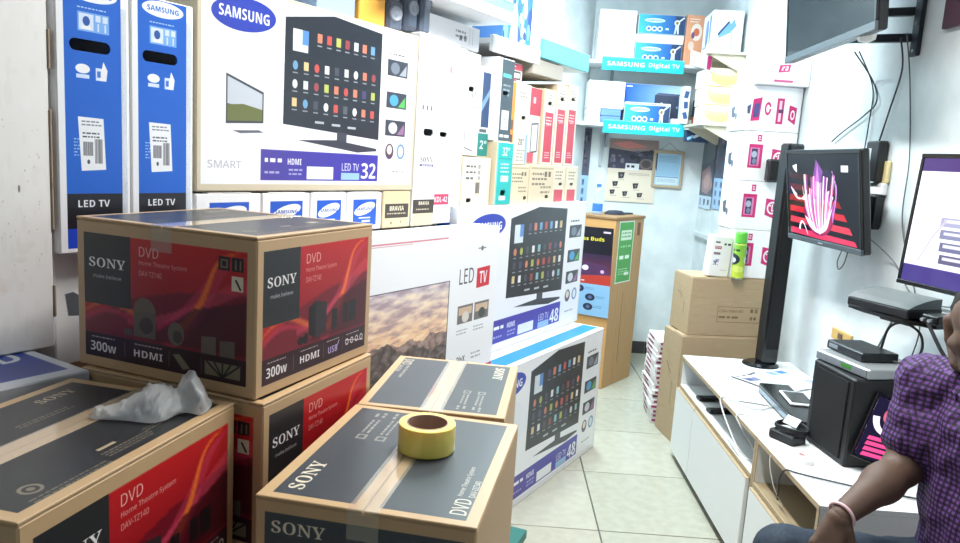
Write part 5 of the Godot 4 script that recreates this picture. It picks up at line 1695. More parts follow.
func corner_stack() -> void:
	var brown := tmat(print_brown(true), 0.75)
	var brown2 := tmat(print_brown(false), 0.75)
	var bx := carton("shipping_carton", "big plain brown carton on the floor behind the far end of the cabinet", "carton", "brown cartons in the corner", Vector3(1.255, 0, -4.1), 9, Vector3(0.49, 0.61, 0.26), {"all": brown2}, {}, "")
	part(bx, "flap", block(Vector3(0.488, 0.004, 0.12), mat(CARD, 0.75), 0.001), null, Vector3(0, 0.6125, 0.066))
	var b2 := carton("shipping_carton", "brown carton with a printed mark on top of the big plain one", "carton", "brown cartons in the corner", Vector3(1.275, 0.616, -4.11), 9, Vector3(0.48, 0.318, 0.25), {"all": brown2, "front": brown}, {}, "")
	part(b2, "flap", block(Vector3(0.478, 0.004, 0.115), mat(CARD, 0.75), 0.001), null, Vector3(0, 0.3205, -0.06))
	part(b2, "flap", block(Vector3(0.478, 0.004, 0.115), mat(CARD, 0.75), 0.001), null, Vector3(0, 0.3205, 0.06))
	# magenta and white cartons up the corner
	var white := mat(rgb8(244, 244, 246), 0.45)
	var mf := tmat(print_magenta(false), 0.4)
	var ms := tmat(print_magenta(true), 0.4)
	var ml := tmat(print_magenta_long(), 0.4)
	var g := "white and magenta cartons in the corner"
	var y := 0.941
	var zz := -4.14
	carton("magenta_carton", "white carton with magenta print, lowest of the corner stack, behind the green can", "carton", g, Vector3(1.41, y, zz), 4, Vector3(0.29, 0.262, 0.24), {"all": white, "front": mf, "left": ms})
	carton("magenta_carton", "white carton with magenta print, second from the bottom of the corner stack", "carton", g, Vector3(1.4, y + 0.264, zz), 3, Vector3(0.29, 0.262, 0.24), {"all": white, "front": mf, "left": ms})
	carton("magenta_carton", "white carton with magenta print, third from the bottom of the corner stack", "carton", g, Vector3(1.4, y + 0.528, zz), 3, Vector3(0.29, 0.262, 0.24), {"all": white, "front": mf, "left": ms})
	carton("magenta_carton", "wide white carton with four magenta pictures, second from the top of the corner stack", "carton", g, Vector3(1.395, y + 0.792, zz), 4, Vector3(0.3, 0.235, 0.24), {"all": white, "front": ml, "left": ms})
	var top := carton("magenta_carton", "white carton with one magenta emblem, topmost of the corner stack", "carton", g, Vector3(1.41, y + 1.029, zz + 0.03), 4, Vector3(0.28, 0.14, 0.28), {"all": white})
	var em := Paint.new(100, 62, 128, Color(0.96, 0.96, 0.97))
	em.p([[14, 6], [98, 2], [86, 56], [2, 60]], rgb8(206, 44, 116)); em.p([[34, 16], [56, 15], [50, 26], [40, 30], [38, 46], [24, 46]], rgb8(248, 226, 236)); em.p([[60, 14], [80, 13], [74, 46], [52, 48], [54, 34], [64, 30]], rgb8(248, 226, 236))
	part(top, "emblem", boxm(Vector3(0.07, 0.043, 0.0016), {"all": tmat(em.done(), 0.4)}, 0.0003), null, Vector3(0.0, 0.062, 0.1405), Vector3(0, 0, 4))
	part(top, "printed_line", block(Vector3(0.1, 0.012, 0.0016), mat(rgb8(206, 90, 140), 0.4), 0.0004), null, Vector3(0.0, 0.02, 0.1405))
	# small black speaker on the second magenta carton, against the column
	var sp := thing("small_speaker", "small black speaker before the corner stack left of the tall column", "speaker", Vector3(1.43, 1.469, -3.985), 4)
	part(sp, "cabinet", boxm(Vector3(0.075, 0.12, 0.05), {"all": mat(rgb8(28, 30, 34), 0.4)}, 0.008))
	part(sp, "grille", block(Vector3(0.06, 0.1, 0.004), mat(rgb8(16, 17, 20), 0.8), 0.002), null, Vector3(0, 0.06, 0.0255))
	# tall column speaker standing on the cabinet
	var col := thing("column_speaker", "tall slim black column speaker on a round foot at the far end of the cabinet", "speaker", Vector3(1.4, 0.55, -3.68), 12)
	var gloss := mat(rgb8(18, 22, 26), 0.2)
	var k := Mesher.new()
	k.lathe(gloss, [Vector2(0.0, 0.016), Vector2(0.07, 0.015), Vector2(0.088, 0.006), Vector2(0.09, 0.0), Vector2(0.0, 0.0)], Vector3.ZERO, 40)
	part(col, "foot", k.done(), null, Vector3(-0.03, 0, 0))
	part(col, "cabinet", boxm(Vector3(0.088, 1.1, 0.08), {"all": gloss}, 0.01), null, Vector3(0, 0.012, 0))
	part(col, "grille", boxm(Vector3(0.07, 0.98, 0.006), {"all": mat(rgb8(14, 16, 19), 0.85)}, 0.003), null, Vector3(0, 0.09, 0.041))
	# on the brown carton
	var yt := 0.941
	var can := thing("spray_can", "green air freshener can standing on the brown carton", "can", Vector3(1.3, yt, -3.97), 0)
	k = Mesher.new()
	var body := Paint.new(100, 90, 192, rgb8(150, 196, 60))
	body.g(0, 0, 100, 90, rgb8(120, 186, 70), rgb8(196, 214, 70)); body.e(50, 40, 22, 16, rgb8(40, 50, 60)); body.e(50, 42, 12, 8, rgb8(200, 210, 220)); body.small(30, 12, 40, 1, 7, rgb8(40, 60, 40), rng); body.e(30, 66, 16, 9, rgb8(206, 226, 110)); body.e(0, 40, 16, 14, rgb8(226, 236, 200))
	k.lathe(tmat(body.done(), 0.25), [Vector2(0.031, 0.003), Vector2(0.0325, 0.008), Vector2(0.0325, 0.185), Vector2(0.029, 0.197)], Vector3.ZERO, 32)
	part(can, "body", k.done())
	k = Mesher.new()
	k.lathe(mat(rgb8(96, 190, 70), 0.35), [Vector2(0.0305, 0.195), Vector2(0.0305, 0.245), Vector2(0.027, 0.254), Vector2(0.001, 0.256)], Vector3.ZERO, 32)
	part(can, "cap", k.done())
	k = Mesher.new()
	k.lathe(mat(Color(0.7, 0.72, 0.74), 0.3, 0.8), [Vector2(0.001, 0.001), Vector2(0.031, 0.0), Vector2(0.032, 0.004)], Vector3.ZERO, 32)
	part(can, "rim", k.done())
	var pk := Paint.new(100, 190, 192, rgb8(240, 240, 240))
	pk.small(14, 24, 34, 1, 9, rgb8(70, 60, 70), rng); pk.r(14, 46, 34, 14, rgb8(180, 96, 110)); pk.small(16, 50, 30, 1, 4, rgb8(240, 230, 230), rng); pk.r(12, 76, 34, 12, rgb8(130, 110, 120)); pk.small(60, 30, 34, 1, 12, rgb8(60, 60, 66), rng)
	for a in 14:
		pk.line([[14 + rng.randf() * 30, 108 + rng.randf() * 34], [14 + rng.randf() * 30, 108 + rng.randf() * 34]], 2.4, rgb8(80, 80, 150))
	pk.small(56, 160, 34, 1, 3, rgb8(170, 150, 160), rng)
	var pack := thing("paper_pack", "white printed paper pack standing on the brown carton beside the green can", "pack", Vector3(1.195, yt, -4.02), 12)
	part(pack, "body", boxm(Vector3(0.125, 0.225, 0.06), {"all": mat(rgb8(240, 240, 240), 0.5), "front": tmat(pk.done(), 0.45)}, 0.006), null, Vector3.ZERO, Vector3(0, 0, -3))
	# thin boxes piled on the floor
	var wh := mat(rgb8(236, 236, 240), 0.4)
	var pr := mat(rgb8(150, 60, 100), 0.45)
	var nb := 17
	for a in nb:
		var th := 0.5 / nb
		var b := thing("disc_player_box", "thin white box in the floor pile beside the brown carton, %s from the floor" % ["first", "second", "third", "fourth", "fifth", "sixth", "seventh", "eighth", "ninth", "tenth", "eleventh", "twelfth", "thirteenth", "fourteenth", "fifteenth", "sixteenth", "seventeenth"][a], "box", Vector3(1.075 + rng.randf_range(-0.008, 0.008), a * th, -4.395 + rng.randf_range(-0.012, 0.012)), -1 + rng.randf_range(-3, 3), "thin white boxes piled on the floor")
		part(b, "body", boxm(Vector3(0.2, th - 0.001, 0.31), {"all": wh}, 0.002))
		part(b, "printed_strip", block(Vector3(0.001, th * 0.4, 0.14), pr, 0.0003), null, Vector3(-0.1004, th * 0.5, -0.04))
		part(b, "end_print", block(Vector3(0.05, th * 0.5, 0.001), pr, 0.0003), null, Vector3(-0.06, th * 0.5, 0.1554))


func screen_tv(label: String, at: Vector3, yaw: float, tilt: float, w: float, h: float, t: Texture2D, glow: float, bezel: float, low := 0.0) -> Node3D:
	var o := thing("wall_television", label, "television", at, yaw)
	o.rotation_degrees = Vector3(tilt, yaw, 0)
	var black := mat(rgb8(20, 22, 28), 0.18)
	part(o, "housing", block(Vector3(w, h, 0.035), mat(rgb8(24, 26, 30), 0.35), 0.006), null, Vector3(0, 0, -0.02))
	part(o, "back_cover", block(Vector3(w * 0.6, h * 0.55, 0.03), mat(rgb8(24, 26, 30), 0.5), 0.008), null, Vector3(0, -h * 0.08, -0.05))
	var lb := bezel + low
	part(o, "bezel_top", block(Vector3(w, bezel, 0.01), black, 0.002), null, Vector3(0, h / 2.0 - bezel / 2.0, 0.0))
	part(o, "bezel_bottom", block(Vector3(w, lb, 0.012), black if low == 0.0 else mat(rgb8(74, 84, 92), 0.25), 0.002), null, Vector3(0, -h / 2.0 + lb / 2.0, 0.0005))
	for s in [-1.0, 1.0]:
		part(o, "bezel_side", block(Vector3(bezel, h - bezel - lb, 0.01), black, 0.002), null, Vector3(s * (w / 2.0 - bezel / 2.0), (lb - bezel) / 2.0, 0.0))
	var m := StandardMaterial3D.new()
	m.roughness = 0.08
	m.metallic_specular = 0.3
	if t:
		m.albedo_color = Color(0.03, 0.03, 0.035)
		m.emission_enabled = true
		m.emission = Color.WHITE
		m.emission_operator = BaseMaterial3D.EMISSION_OP_MULTIPLY
		m.emission_texture = t
		m.emission_energy_multiplier = glow
		m.texture_repeat = false
	else:
		m.albedo_color = Color(0.06, 0.1, 0.13)
	part(o, "screen", boxm(Vector3(w - bezel * 2.0, h - bezel - lb, 0.006), {"all": m, "edge": black}, 0.0004), null, Vector3(0, -h / 2.0 + lb, -0.0005))
	return o


func wall_screens() -> void:
	var black := mat(rgb8(22, 24, 28), 0.4)
	var steel := mat(rgb8(44, 50, 58), 0.35, 0.4)
	# screen with the pink flower
	var tv := screen_tv("small wall television showing a pink flower before red steps", Vector3(1.36, 1.42, -3.195), -87.6, 9.3, 0.667, 0.411, print_flower_screen(), 1.15, 0.016, 0.008)
	part(tv, "wall_mount", block(Vector3(0.06, 0.12, 0.12), steel, 0.004), null, Vector3(0, 0.0, -0.115))
	part(tv, "badge", block(Vector3(0.04, 0.006, 0.002), mat(rgb8(190, 196, 206), 0.3, 0.6), 0.0004), null, Vector3(0, -0.194, 0.0075))
	var la := AreaLight3D.new()
	la.name = "screen_light"
	la.area_size = Vector2(0.62, 0.36)
	la.light_color = Color(1.0, 0.45, 0.6)
	la.light_energy = 0.03
	la.shadow_enabled = true
	tv.add_child(la)
	la.position = Vector3(0, 0, 0.02)
	la.rotation_degrees = Vector3(0, 180, 0)
	# bright screen at the right edge
	var tr := screen_tv("wall television at the right edge showing a bright white page", Vector3(1.4, 1.392, -2.085), -78, -3.3, 0.7, 0.42, print_white_screen(), 1.1, 0.014)
	part(tr, "wall_mount", block(Vector3(0.1, 0.12, 0.1), steel, 0.004), null, Vector3(0.1, 0.0, -0.095))
	la = AreaLight3D.new()
	la.name = "screen_light"
	la.area_size = Vector2(0.66, 0.38)
	la.light_color = Color(0.9, 0.93, 1.0)
	la.light_energy = 0.08
	la.shadow_enabled = true
	tr.add_child(la)
	la.position = Vector3(0, 0, 0.02)
	la.rotation_degrees = Vector3(0, 180, 0)
	# dark screen high up, on a folding arm
	var tt := screen_tv("large dark wall television hung high on a black arm, mirroring the shop", Vector3(1.2, 2.262, -3.02), -92, 5.0, 0.88, 0.52, null, 0.0, 0.016, 0.014)
	var arm := thing("wall_bracket", "black steel swing arm bracket holding the high dark television", "bracket", Vector3(1.55, 2.1, -2.98), 0)
	part(arm, "wall_rail", block(Vector3(0.018, 0.36, 0.05), steel, 0.003), null, Vector3(0, 0.07, 0))
	for a in 2:
		part(arm, "arm", block(Vector3(0.03, 0.032, 0.3), steel, 0.004), null, Vector3(-0.1, -0.03 + a * 0.1, -0.13), Vector3(0, 62, 0))
	for a in 4:
		part(arm, "bolt", block(Vector3(0.006, 0.012, 0.012), mat(rgb8(160, 166, 172), 0.3, 0.8), 0.003), null, Vector3(-0.012, -0.09 + a * 0.1, 0.005))
	part(arm, "head_plate", block(Vector3(0.02, 0.2, 0.16), steel, 0.003), null, Vector3(-0.263, 0.06, -0.1))
	var ban := thing("white_rag", "white rag tucked behind the lower edge of the high television", "rag", Vector3(1.255, 1.985, -2.74), 0)
	var k := Mesher.new()
	k.lathe(mat(rgb8(232, 232, 230), 0.8), [Vector2(0.001, 0.0), Vector2(0.028, 0.01), Vector2(0.034, 0.03), Vector2(0.022, 0.055), Vector2(0.008, 0.075), Vector2(0.001, 0.08)], Vector3.ZERO, 9, false)
	part(ban, "knot", k.done(), null, Vector3(0, 0, 0), Vector3(8, 0, 12))
	# power bricks on the wall
	var pb := thing("power_adapter", "black power adapter on the wall right of the flower television", "adapter", Vector3(1.535, 1.505, -3.13), 0)
	part(pb, "case", boxm(Vector3(0.04, 0.165, 0.11), {"all": black}, 0.006))
	part(pb, "sticker", block(Vector3(0.001, 0.09, 0.03), mat(rgb8(186, 192, 196), 0.5), 0.0003), null, Vector3(-0.0203, 0.09, -0.02))
	var pb2 := thing("wall_socket", "yellowed wall socket behind the black power adapter", "socket", Vector3(1.552, 1.5, -3.075), 0)
	part(pb2, "plate", boxm(Vector3(0.012, 0.09, 0.07), {"all": mat(rgb8(216, 200, 150), 0.5)}, 0.003))
	var pb3 := thing("power_adapter", "black box hanging under the white plate beside the flower television", "adapter", Vector3(1.535, 1.31, -3.1), 0)
	part(pb3, "case", boxm(Vector3(0.04, 0.14, 0.1), {"all": black}, 0.006))
	var pb4 := thing("wall_plate", "white plate on the wall between the two black adapters", "plate", Vector3(1.548, 1.452, -3.1), 0)
	part(pb4, "plate", boxm(Vector3(0.02, 0.048, 0.11), {"all": mat(rgb8(232, 234, 236), 0.4)}, 0.003))
	var wo := thing("wall_socket", "tan wooden block with a socket on the wall behind the set top box", "socket", Vector3(1.552, 0.79, -3.24), 0)
	part(wo, "block", boxm(Vector3(0.012, 0.05, 0.18), {"all": mat(rgb8(196, 160, 96), 0.6)}, 0.002))
	part(wo, "outlet", block(Vector3(0.006, 0.026, 0.04), mat(rgb8(90, 70, 50), 0.6), 0.002), null, Vector3(-0.008, 0.025, 0))
	# narrow strip at the top right corner: dark picture edge on the wall
	var pic := thing("wall_panel", "dark maroon panel edge on the wall at the top right corner", "panel", Vector3(1.548, 2.06, -2.55), 0)
	part(pic, "board", boxm(Vector3(0.02, 0.4, 0.5), {"all": mat(rgb8(74, 40, 56), 0.5)}, 0.002))
	# glass wall shelf with a player
	var gs := thing("glass_shelf", "black glass wall shelf under the right hand television", "shelf", Vector3(1.405, 1.052, -2.53), 22)
	k = Mesher.new()
	k.prism(mat(rgb8(16, 18, 22), 0.1), PackedVector2Array([Vector2(0.07, -0.17), Vector2(0.07, 0.18), Vector2(-0.05, 0.18), Vector2(-0.075, 0.09), Vector2(-0.08, 0.0), Vector2(-0.07, -0.1), Vector2(-0.05, -0.17)]), -0.006, 0.006)
	part(gs, "pane", k.done(), null, Vector3(0, 0, 0), Vector3(-90, 0, 0))
	part(gs, "mount", block(Vector3(0.05, 0.03, 0.12), black, 0.004), null, Vector3(0.05, -0.02, -0.05))
	var pl := thing("disc_player", "slim black player with a curved grey top on the glass wall shelf", "player", Vector3(1.39, 1.0595, -2.565), 22)
	part(pl, "body", boxm(Vector3(0.16, 0.034, 0.25), {"all": black}, 0.005))
	k = Mesher.new()
	k.prism(mat(rgb8(112, 118, 120), 0.5, 0.2), PackedVector2Array([Vector2(-0.08, 0.0), Vector2(0.07, 0.0), Vector2(0.07, 0.034), Vector2(0.04, 0.033), Vector2(0.0, 0.027), Vector2(-0.05, 0.013)]), -0.125, 0.125)
	part(pl, "cover", k.done(), null, Vector3(0, 0.034, 0))
	var pl2 := thing("signal_splitter", "small black splitter with metal plugs at the near end of the glass shelf", "splitter", Vector3(1.45, 1.0595, -2.385), 22)
	part(pl2, "case", boxm(Vector3(0.1, 0.03, 0.06), {"all": black}, 0.004))
	for a in 2:
		part(pl2, "plug", tubem([Vector3(0, 0, 0), Vector3(-0.02, 0, 0)], 0.006, mat(rgb8(190, 196, 200), 0.25, 0.9), 10, false), null, Vector3(-0.05, 0.015, -0.012 + a * 0.024))


func low_cabinet() -> void:
	var white := mat(rgb8(232, 236, 238), 0.35)
	var edge := mat(rgb8(176, 158, 128), 0.6)
	var x0 := 1.0
	var x1 := 1.555
	var units := [[-3.76, -2.615, [[-3.755, -3.405], [-3.4, -2.635]], 0.4], [-2.61, -2.07, [[-2.595, -2.085]], 0.385]]
	for u in 2:
		var z0: float = units[u][0]
		var z1: float = units[u][1]
		var dt: float = units[u][3]
		var o := thing("low_cabinet", ["long low white cabinet unit along the right wall, the far one", "low white cabinet unit along the right wall, next to the seated man"][u], "cabinet", Vector3((x0 + x1) / 2.0, 0, (z0 + z1) / 2.0), 0, "low white cabinet units")
		var wx := x1 - x0
		var wz := z1 - z0
		part(o, "plinth", block(Vector3(wx - 0.05, 0.035, wz - 0.02), mat(rgb8(40, 40, 42), 0.7), 0.001), null, Vector3(0.02, 0.0176, 0))
		part(o, "bottom_panel", block(Vector3(wx - 0.02, 0.016, wz), white, 0.001), null, Vector3(0.01, 0.044, 0))
		part(o, "back_panel", block(Vector3(0.012, 0.48, wz - 0.034), white, 0.001), null, Vector3(wx / 2.0 - 0.006, 0.292, 0))
		part(o, "inner_shelf", block(Vector3(wx - 0.014, 0.016, wz - 0.034), white if u == 0 else mat(rgb8(150, 132, 104), 0.7), 0.001), null, Vector3(-0.007, dt - 0.01, 0))
		part(o, "shelf_edging", block(Vector3(0.004, 0.017, wz - 0.034), edge, 0.0005), null, Vector3(-wx / 2.0 - 0.002, dt - 0.01, 0))
		for s in [-1.0, 1.0]:
			part(o, "side_panel", block(Vector3(wx - 0.002, 0.48, 0.016), white, 0.001), null, Vector3(0, 0.292, s * (wz / 2.0 - 0.008)))
			part(o, "side_edging", block(Vector3(0.003, 0.48, 0.0165), edge, 0.0005), null, Vector3(-wx / 2.0 - 0.0005, 0.292, s * (wz / 2.0 - 0.008)))
		part(o, "top_panel", block(Vector3(wx, 0.017, wz), white, 0.001), null, Vector3(0, 0.5415, 0))
		part(o, "top_edging", block(Vector3(0.003, 0.017, wz), edge, 0.0005), null, Vector3(-wx / 2.0 - 0.0016, 0.5415, 0))
		for d in units[u][2]:
			var dz: float = (d[0] + d[1]) / 2.0 - (z0 + z1) / 2.0
			var door := part(o, "door", block(Vector3(0.016, dt - 0.065, d[1] - d[0] - 0.004), white, 0.0015), null, Vector3(-wx / 2.0 - 0.009, 0.04 + (dt - 0.065) / 2.0, dz))
			part(door, "edging", block(Vector3(0.0165, 0.003, d[1] - d[0] - 0.004), edge, 0.0005), null, Vector3(0, (dt - 0.065) / 2.0 + 0.0015, 0))
	# things lying in the open compartment
	for a in 2:
		var r := thing("remote_control", ["black remote control in the open cabinet compartment, the far one", "black remote control in the open cabinet compartment, the near one"][a], "remote", Vector3(1.12, 0.3985, [-3.5, -3.32][a]), 8, "remotes in the cabinet")
		part(r, "case", boxm(Vector3(0.2, 0.018, 0.05), {"all": mat(rgb8(22, 24, 28), 0.4)}, 0.005))
		part(r, "keypad", block(Vector3(0.12, 0.002, 0.034), mat(rgb8(60, 62, 66), 0.6), 0.0006), null, Vector3(0.02, 0.019, 0))


func cabinet_things() -> void:
	var black := mat(rgb8(20, 21, 24), 0.45)
	var top := 0.5505
	# newspaper
	var np := thing("newspaper", "open newspaper lying on the white cabinet by the column speaker", "newspaper", Vector3(1.36, top, -3.38), 32)
	var k := Mesher.new()
	var m := tmat(print_newspaper(), 0.7)
	for i in 12:
		for j in 6:
			var q := []
			var uv := []
			for c in [[0, 0], [1, 0], [1, 1], [0, 1]]:
				var u := float(i + c[0]) / 12.0
				var v := float(j + c[1]) / 6.0
				q.append(Vector3((u - 0.5) * 0.36, 0.003 + 0.006 * exp(-pow((u - 0.5) / 0.12, 2.0)) + 0.003 * sin(u * 9.0 + v * 3.0) + 0.003, (0.5 - v) * 0.29))
				uv.append(Vector2(u, 1.0 - v))
			k.quad(m, q[0], q[1], q[2], q[3], Vector3.UP, uv[0], uv[1], uv[2], uv[3])
	part(np, "page", k.done())
	part(np, "under_page", block(Vector3(0.35, 0.002, 0.28), mat(rgb8(214, 216, 218), 0.7), 0.0005), null, Vector3(0.006, 0.001, 0.004), Vector3(0, -3, 0))
	# flat player with a white framed tablet on it
	var pl := thing("flat_player", "flat black player on the white cabinet left of the big black speaker", "player", Vector3(1.245, top, -2.93), -3)
	part(pl, "body", boxm(Vector3(0.13, 0.045, 0.5), {"all": mat(rgb8(26, 30, 34), 0.25)}, 0.005))
	part(pl, "front_strip", block(Vector3(0.004, 0.02, 0.46), mat(rgb8(130, 146, 160), 0.2, 0.5), 0.001), null, Vector3(-0.066, 0.02, 0))
	var tb := thing("tablet", "white framed tablet with a dark screen lying on the flat black player", "tablet", Vector3(1.275, top + 0.046, -2.96), -6)
	part(tb, "body", boxm(Vector3(0.105, 0.009, 0.18), {"all": mat(rgb8(226, 230, 232), 0.3)}, 0.003))
	part(tb, "screen", block(Vector3(0.085, 0.002, 0.15), mat(rgb8(24, 26, 30), 0.06), 0.0005), null, Vector3(0, 0.0095, 0))
	# big black speaker box
	var sp := thing("subwoofer", "big black speaker box on the white cabinet beside the seated man", "speaker", Vector3(1.315, top, -2.52), 6)
	part(sp, "cabinet", boxm(Vector3(0.25, 0.305, 0.26), {"all": mat(rgb8(22, 24, 26), 0.5)}, 0.006))
	part(sp, "grille", boxm(Vector3(0.006, 0.27, 0.2), {"all": mat(rgb8(14, 15, 17), 0.9)}, 0.002), null, Vector3(-0.127, 0.018, 0))
	part(sp, "foot_strip", block(Vector3(0.2, 0.006, 0.2), black, 0.001), null, Vector3(0, 0.0035, 0))
	var sl := thing("side_speaker", "slim black speaker panel just behind the big black speaker box", "speaker", Vector3(1.41, top, -2.8), 4)
	part(sl, "cabinet", boxm(Vector3(0.2, 0.285, 0.05), {"all": black}, 0.006))
	part(sl, "grille", block(Vector3(0.003, 0.26, 0.04), mat(rgb8(12, 13, 15), 0.9), 0.001), null, Vector3(-0.1015, 0.145, 0))
	# silver player and set top box on it
	var dv := thing("disc_player", "silver disc player on top of the big black speaker box", "player", Vector3(1.33, top + 0.306, -2.54), 14)
	part(dv, "body", boxm(Vector3(0.24, 0.034, 0.27), {"all": mat(rgb8(186, 192, 196), 0.3, 0.5)}, 0.004))
	part(dv, "front_panel", block(Vector3(0.004, 0.026, 0.25), mat(rgb8(150, 156, 162), 0.25, 0.5), 0.001), null, Vector3(-0.1215, 0.017, 0))
	var dp := StandardMaterial3D.new()
	dp.albedo_color = Color(0.05, 0.1, 0.06)
	dp.emission_enabled = true
	dp.emission = Color(0.25, 0.6, 0.2)
	dp.emission_energy_multiplier = 0.5
	part(dv, "display", block(Vector3(0.002, 0.012, 0.05), dp, 0.0004), null, Vector3(-0.1242, 0.018, 0.03))
	part(dv, "vent", block(Vector3(0.08, 0.008, 0.002), mat(rgb8(110, 116, 122), 0.5), 0.0005), null, Vector3(0.04, 0.018, 0.1355))
	var sb := thing("set_top_box", "small black set top box on the silver disc player", "set top box", Vector3(1.315, top + 0.341, -2.585), 10)
	part(sb, "body", boxm(Vector3(0.14, 0.032, 0.2), {"all": mat(rgb8(30, 34, 38), 0.35)}, 0.004))
	part(sb, "badge", block(Vector3(0.002, 0.014, 0.05), mat(rgb8(160, 168, 176), 0.3, 0.5), 0.0004), null, Vector3(-0.0705, 0.016, -0.06))
	# lit picture on the near end: a small portable screen
	var ps := thing("portable_screen", "small portable screen showing pink shapes leaning on the black speaker box", "screen", Vector3(1.28, top + 0.022, -2.345), 0)
	ps.rotation_degrees = Vector3(-8, -14, -16)
	part(ps, "frame", block(Vector3(0.15, 0.23, 0.012), mat(rgb8(20, 20, 30), 0.2), 0.003), null, Vector3(0, 0.125, 0))
	var pt := Paint.new(100, 150, 192, rgb8(22, 20, 44))
	pt.e(40, 36, 14, 20, rgb8(190, 90, 110)); pt.line([[46, 8], [80, 30]], 12, rgb8(250, 244, 250)); pt.ribbon(Vector2(12, 46), Vector2(20, 86), Vector2(50, 84), Vector2(80, 76), 16, 8, rgb8(246, 226, 240))
	for a in 4:
		pt.p([[14, 96 + a * 14], [64, 90 + a * 14], [62, 99 + a * 14], [12, 106 + a * 14]], rgb8(240, 70, 130))
	var pm := StandardMaterial3D.new()
	pm.albedo_color = Color(0.04, 0.04, 0.05)
	pm.roughness = 0.1
	pm.emission_enabled = true
	pm.emission = Color.WHITE
	pm.emission_operator = BaseMaterial3D.EMISSION_OP_MULTIPLY
	pm.emission_texture = pt.done()
	pm.emission_energy_multiplier = 1.0
	pm.texture_repeat = false
	part(ps, "screen", boxm(Vector3(0.132, 0.205, 0.003), {"all": pm, "edge": black}, 0.0004), null, Vector3(0, 0.022, 0.0062))
	# tangle of adapter and plugs
	var ad := thing("power_adapter", "black power adapter with coiled cord at the edge of the cabinet", "adapter", Vector3(1.1, top, -2.6), 30)
	part(ad, "case", boxm(Vector3(0.075, 0.035, 0.11), {"all": black}, 0.006))
	var coil := []
	for i in 40:
		var a := i * 0.62
		coil.append(Vector3(0.05 * cos(a) + 0.02, 0.038 + 0.004 * sin(i * 1.3) + 0.0004 * i, 0.06 * sin(a)))
	part(ad, "cord", tubem(coil, 0.004, black, 7))
	part(ad, "paper_tag", block(Vector3(0.055, 0.001, 0.05), mat(rgb8(236, 238, 238), 0.6), 0.0003), null, Vector3(0.03, 0.066, -0.01), Vector3(12, 24, 18))
	var ms := thing("computer_mouse", "small white and red mouse on the cabinet near the black adapter", "mouse", Vector3(1.085, top, -2.405), 28)
	k = Mesher.new()
	k.lathe(mat(rgb8(228, 226, 226), 0.3), [Vector2(0.001, 0.022), Vector2(0.014, 0.02), Vector2(0.022, 0.012), Vector2(0.024, 0.0)], Vector3.ZERO, 24)
	var mb := part(ms, "shell", k.done())
	mb.scale = Vector3(1.0, 1.0, 1.5)
	part(ms, "stripe", block(Vector3(0.012, 0.003, 0.022), mat(rgb8(200, 70, 80), 0.35), 0.001), null, Vector3(0, 0.0205, -0.01))


func cord(label: String, pts: Array, r: float, c: Color, group := "hanging cords") -> void:
	var o := thing("cord", label, "cord", Vector3.ZERO, 0, group)
	part(o, "cable", tubem(pts, r, mat(c, 0.5), 7))


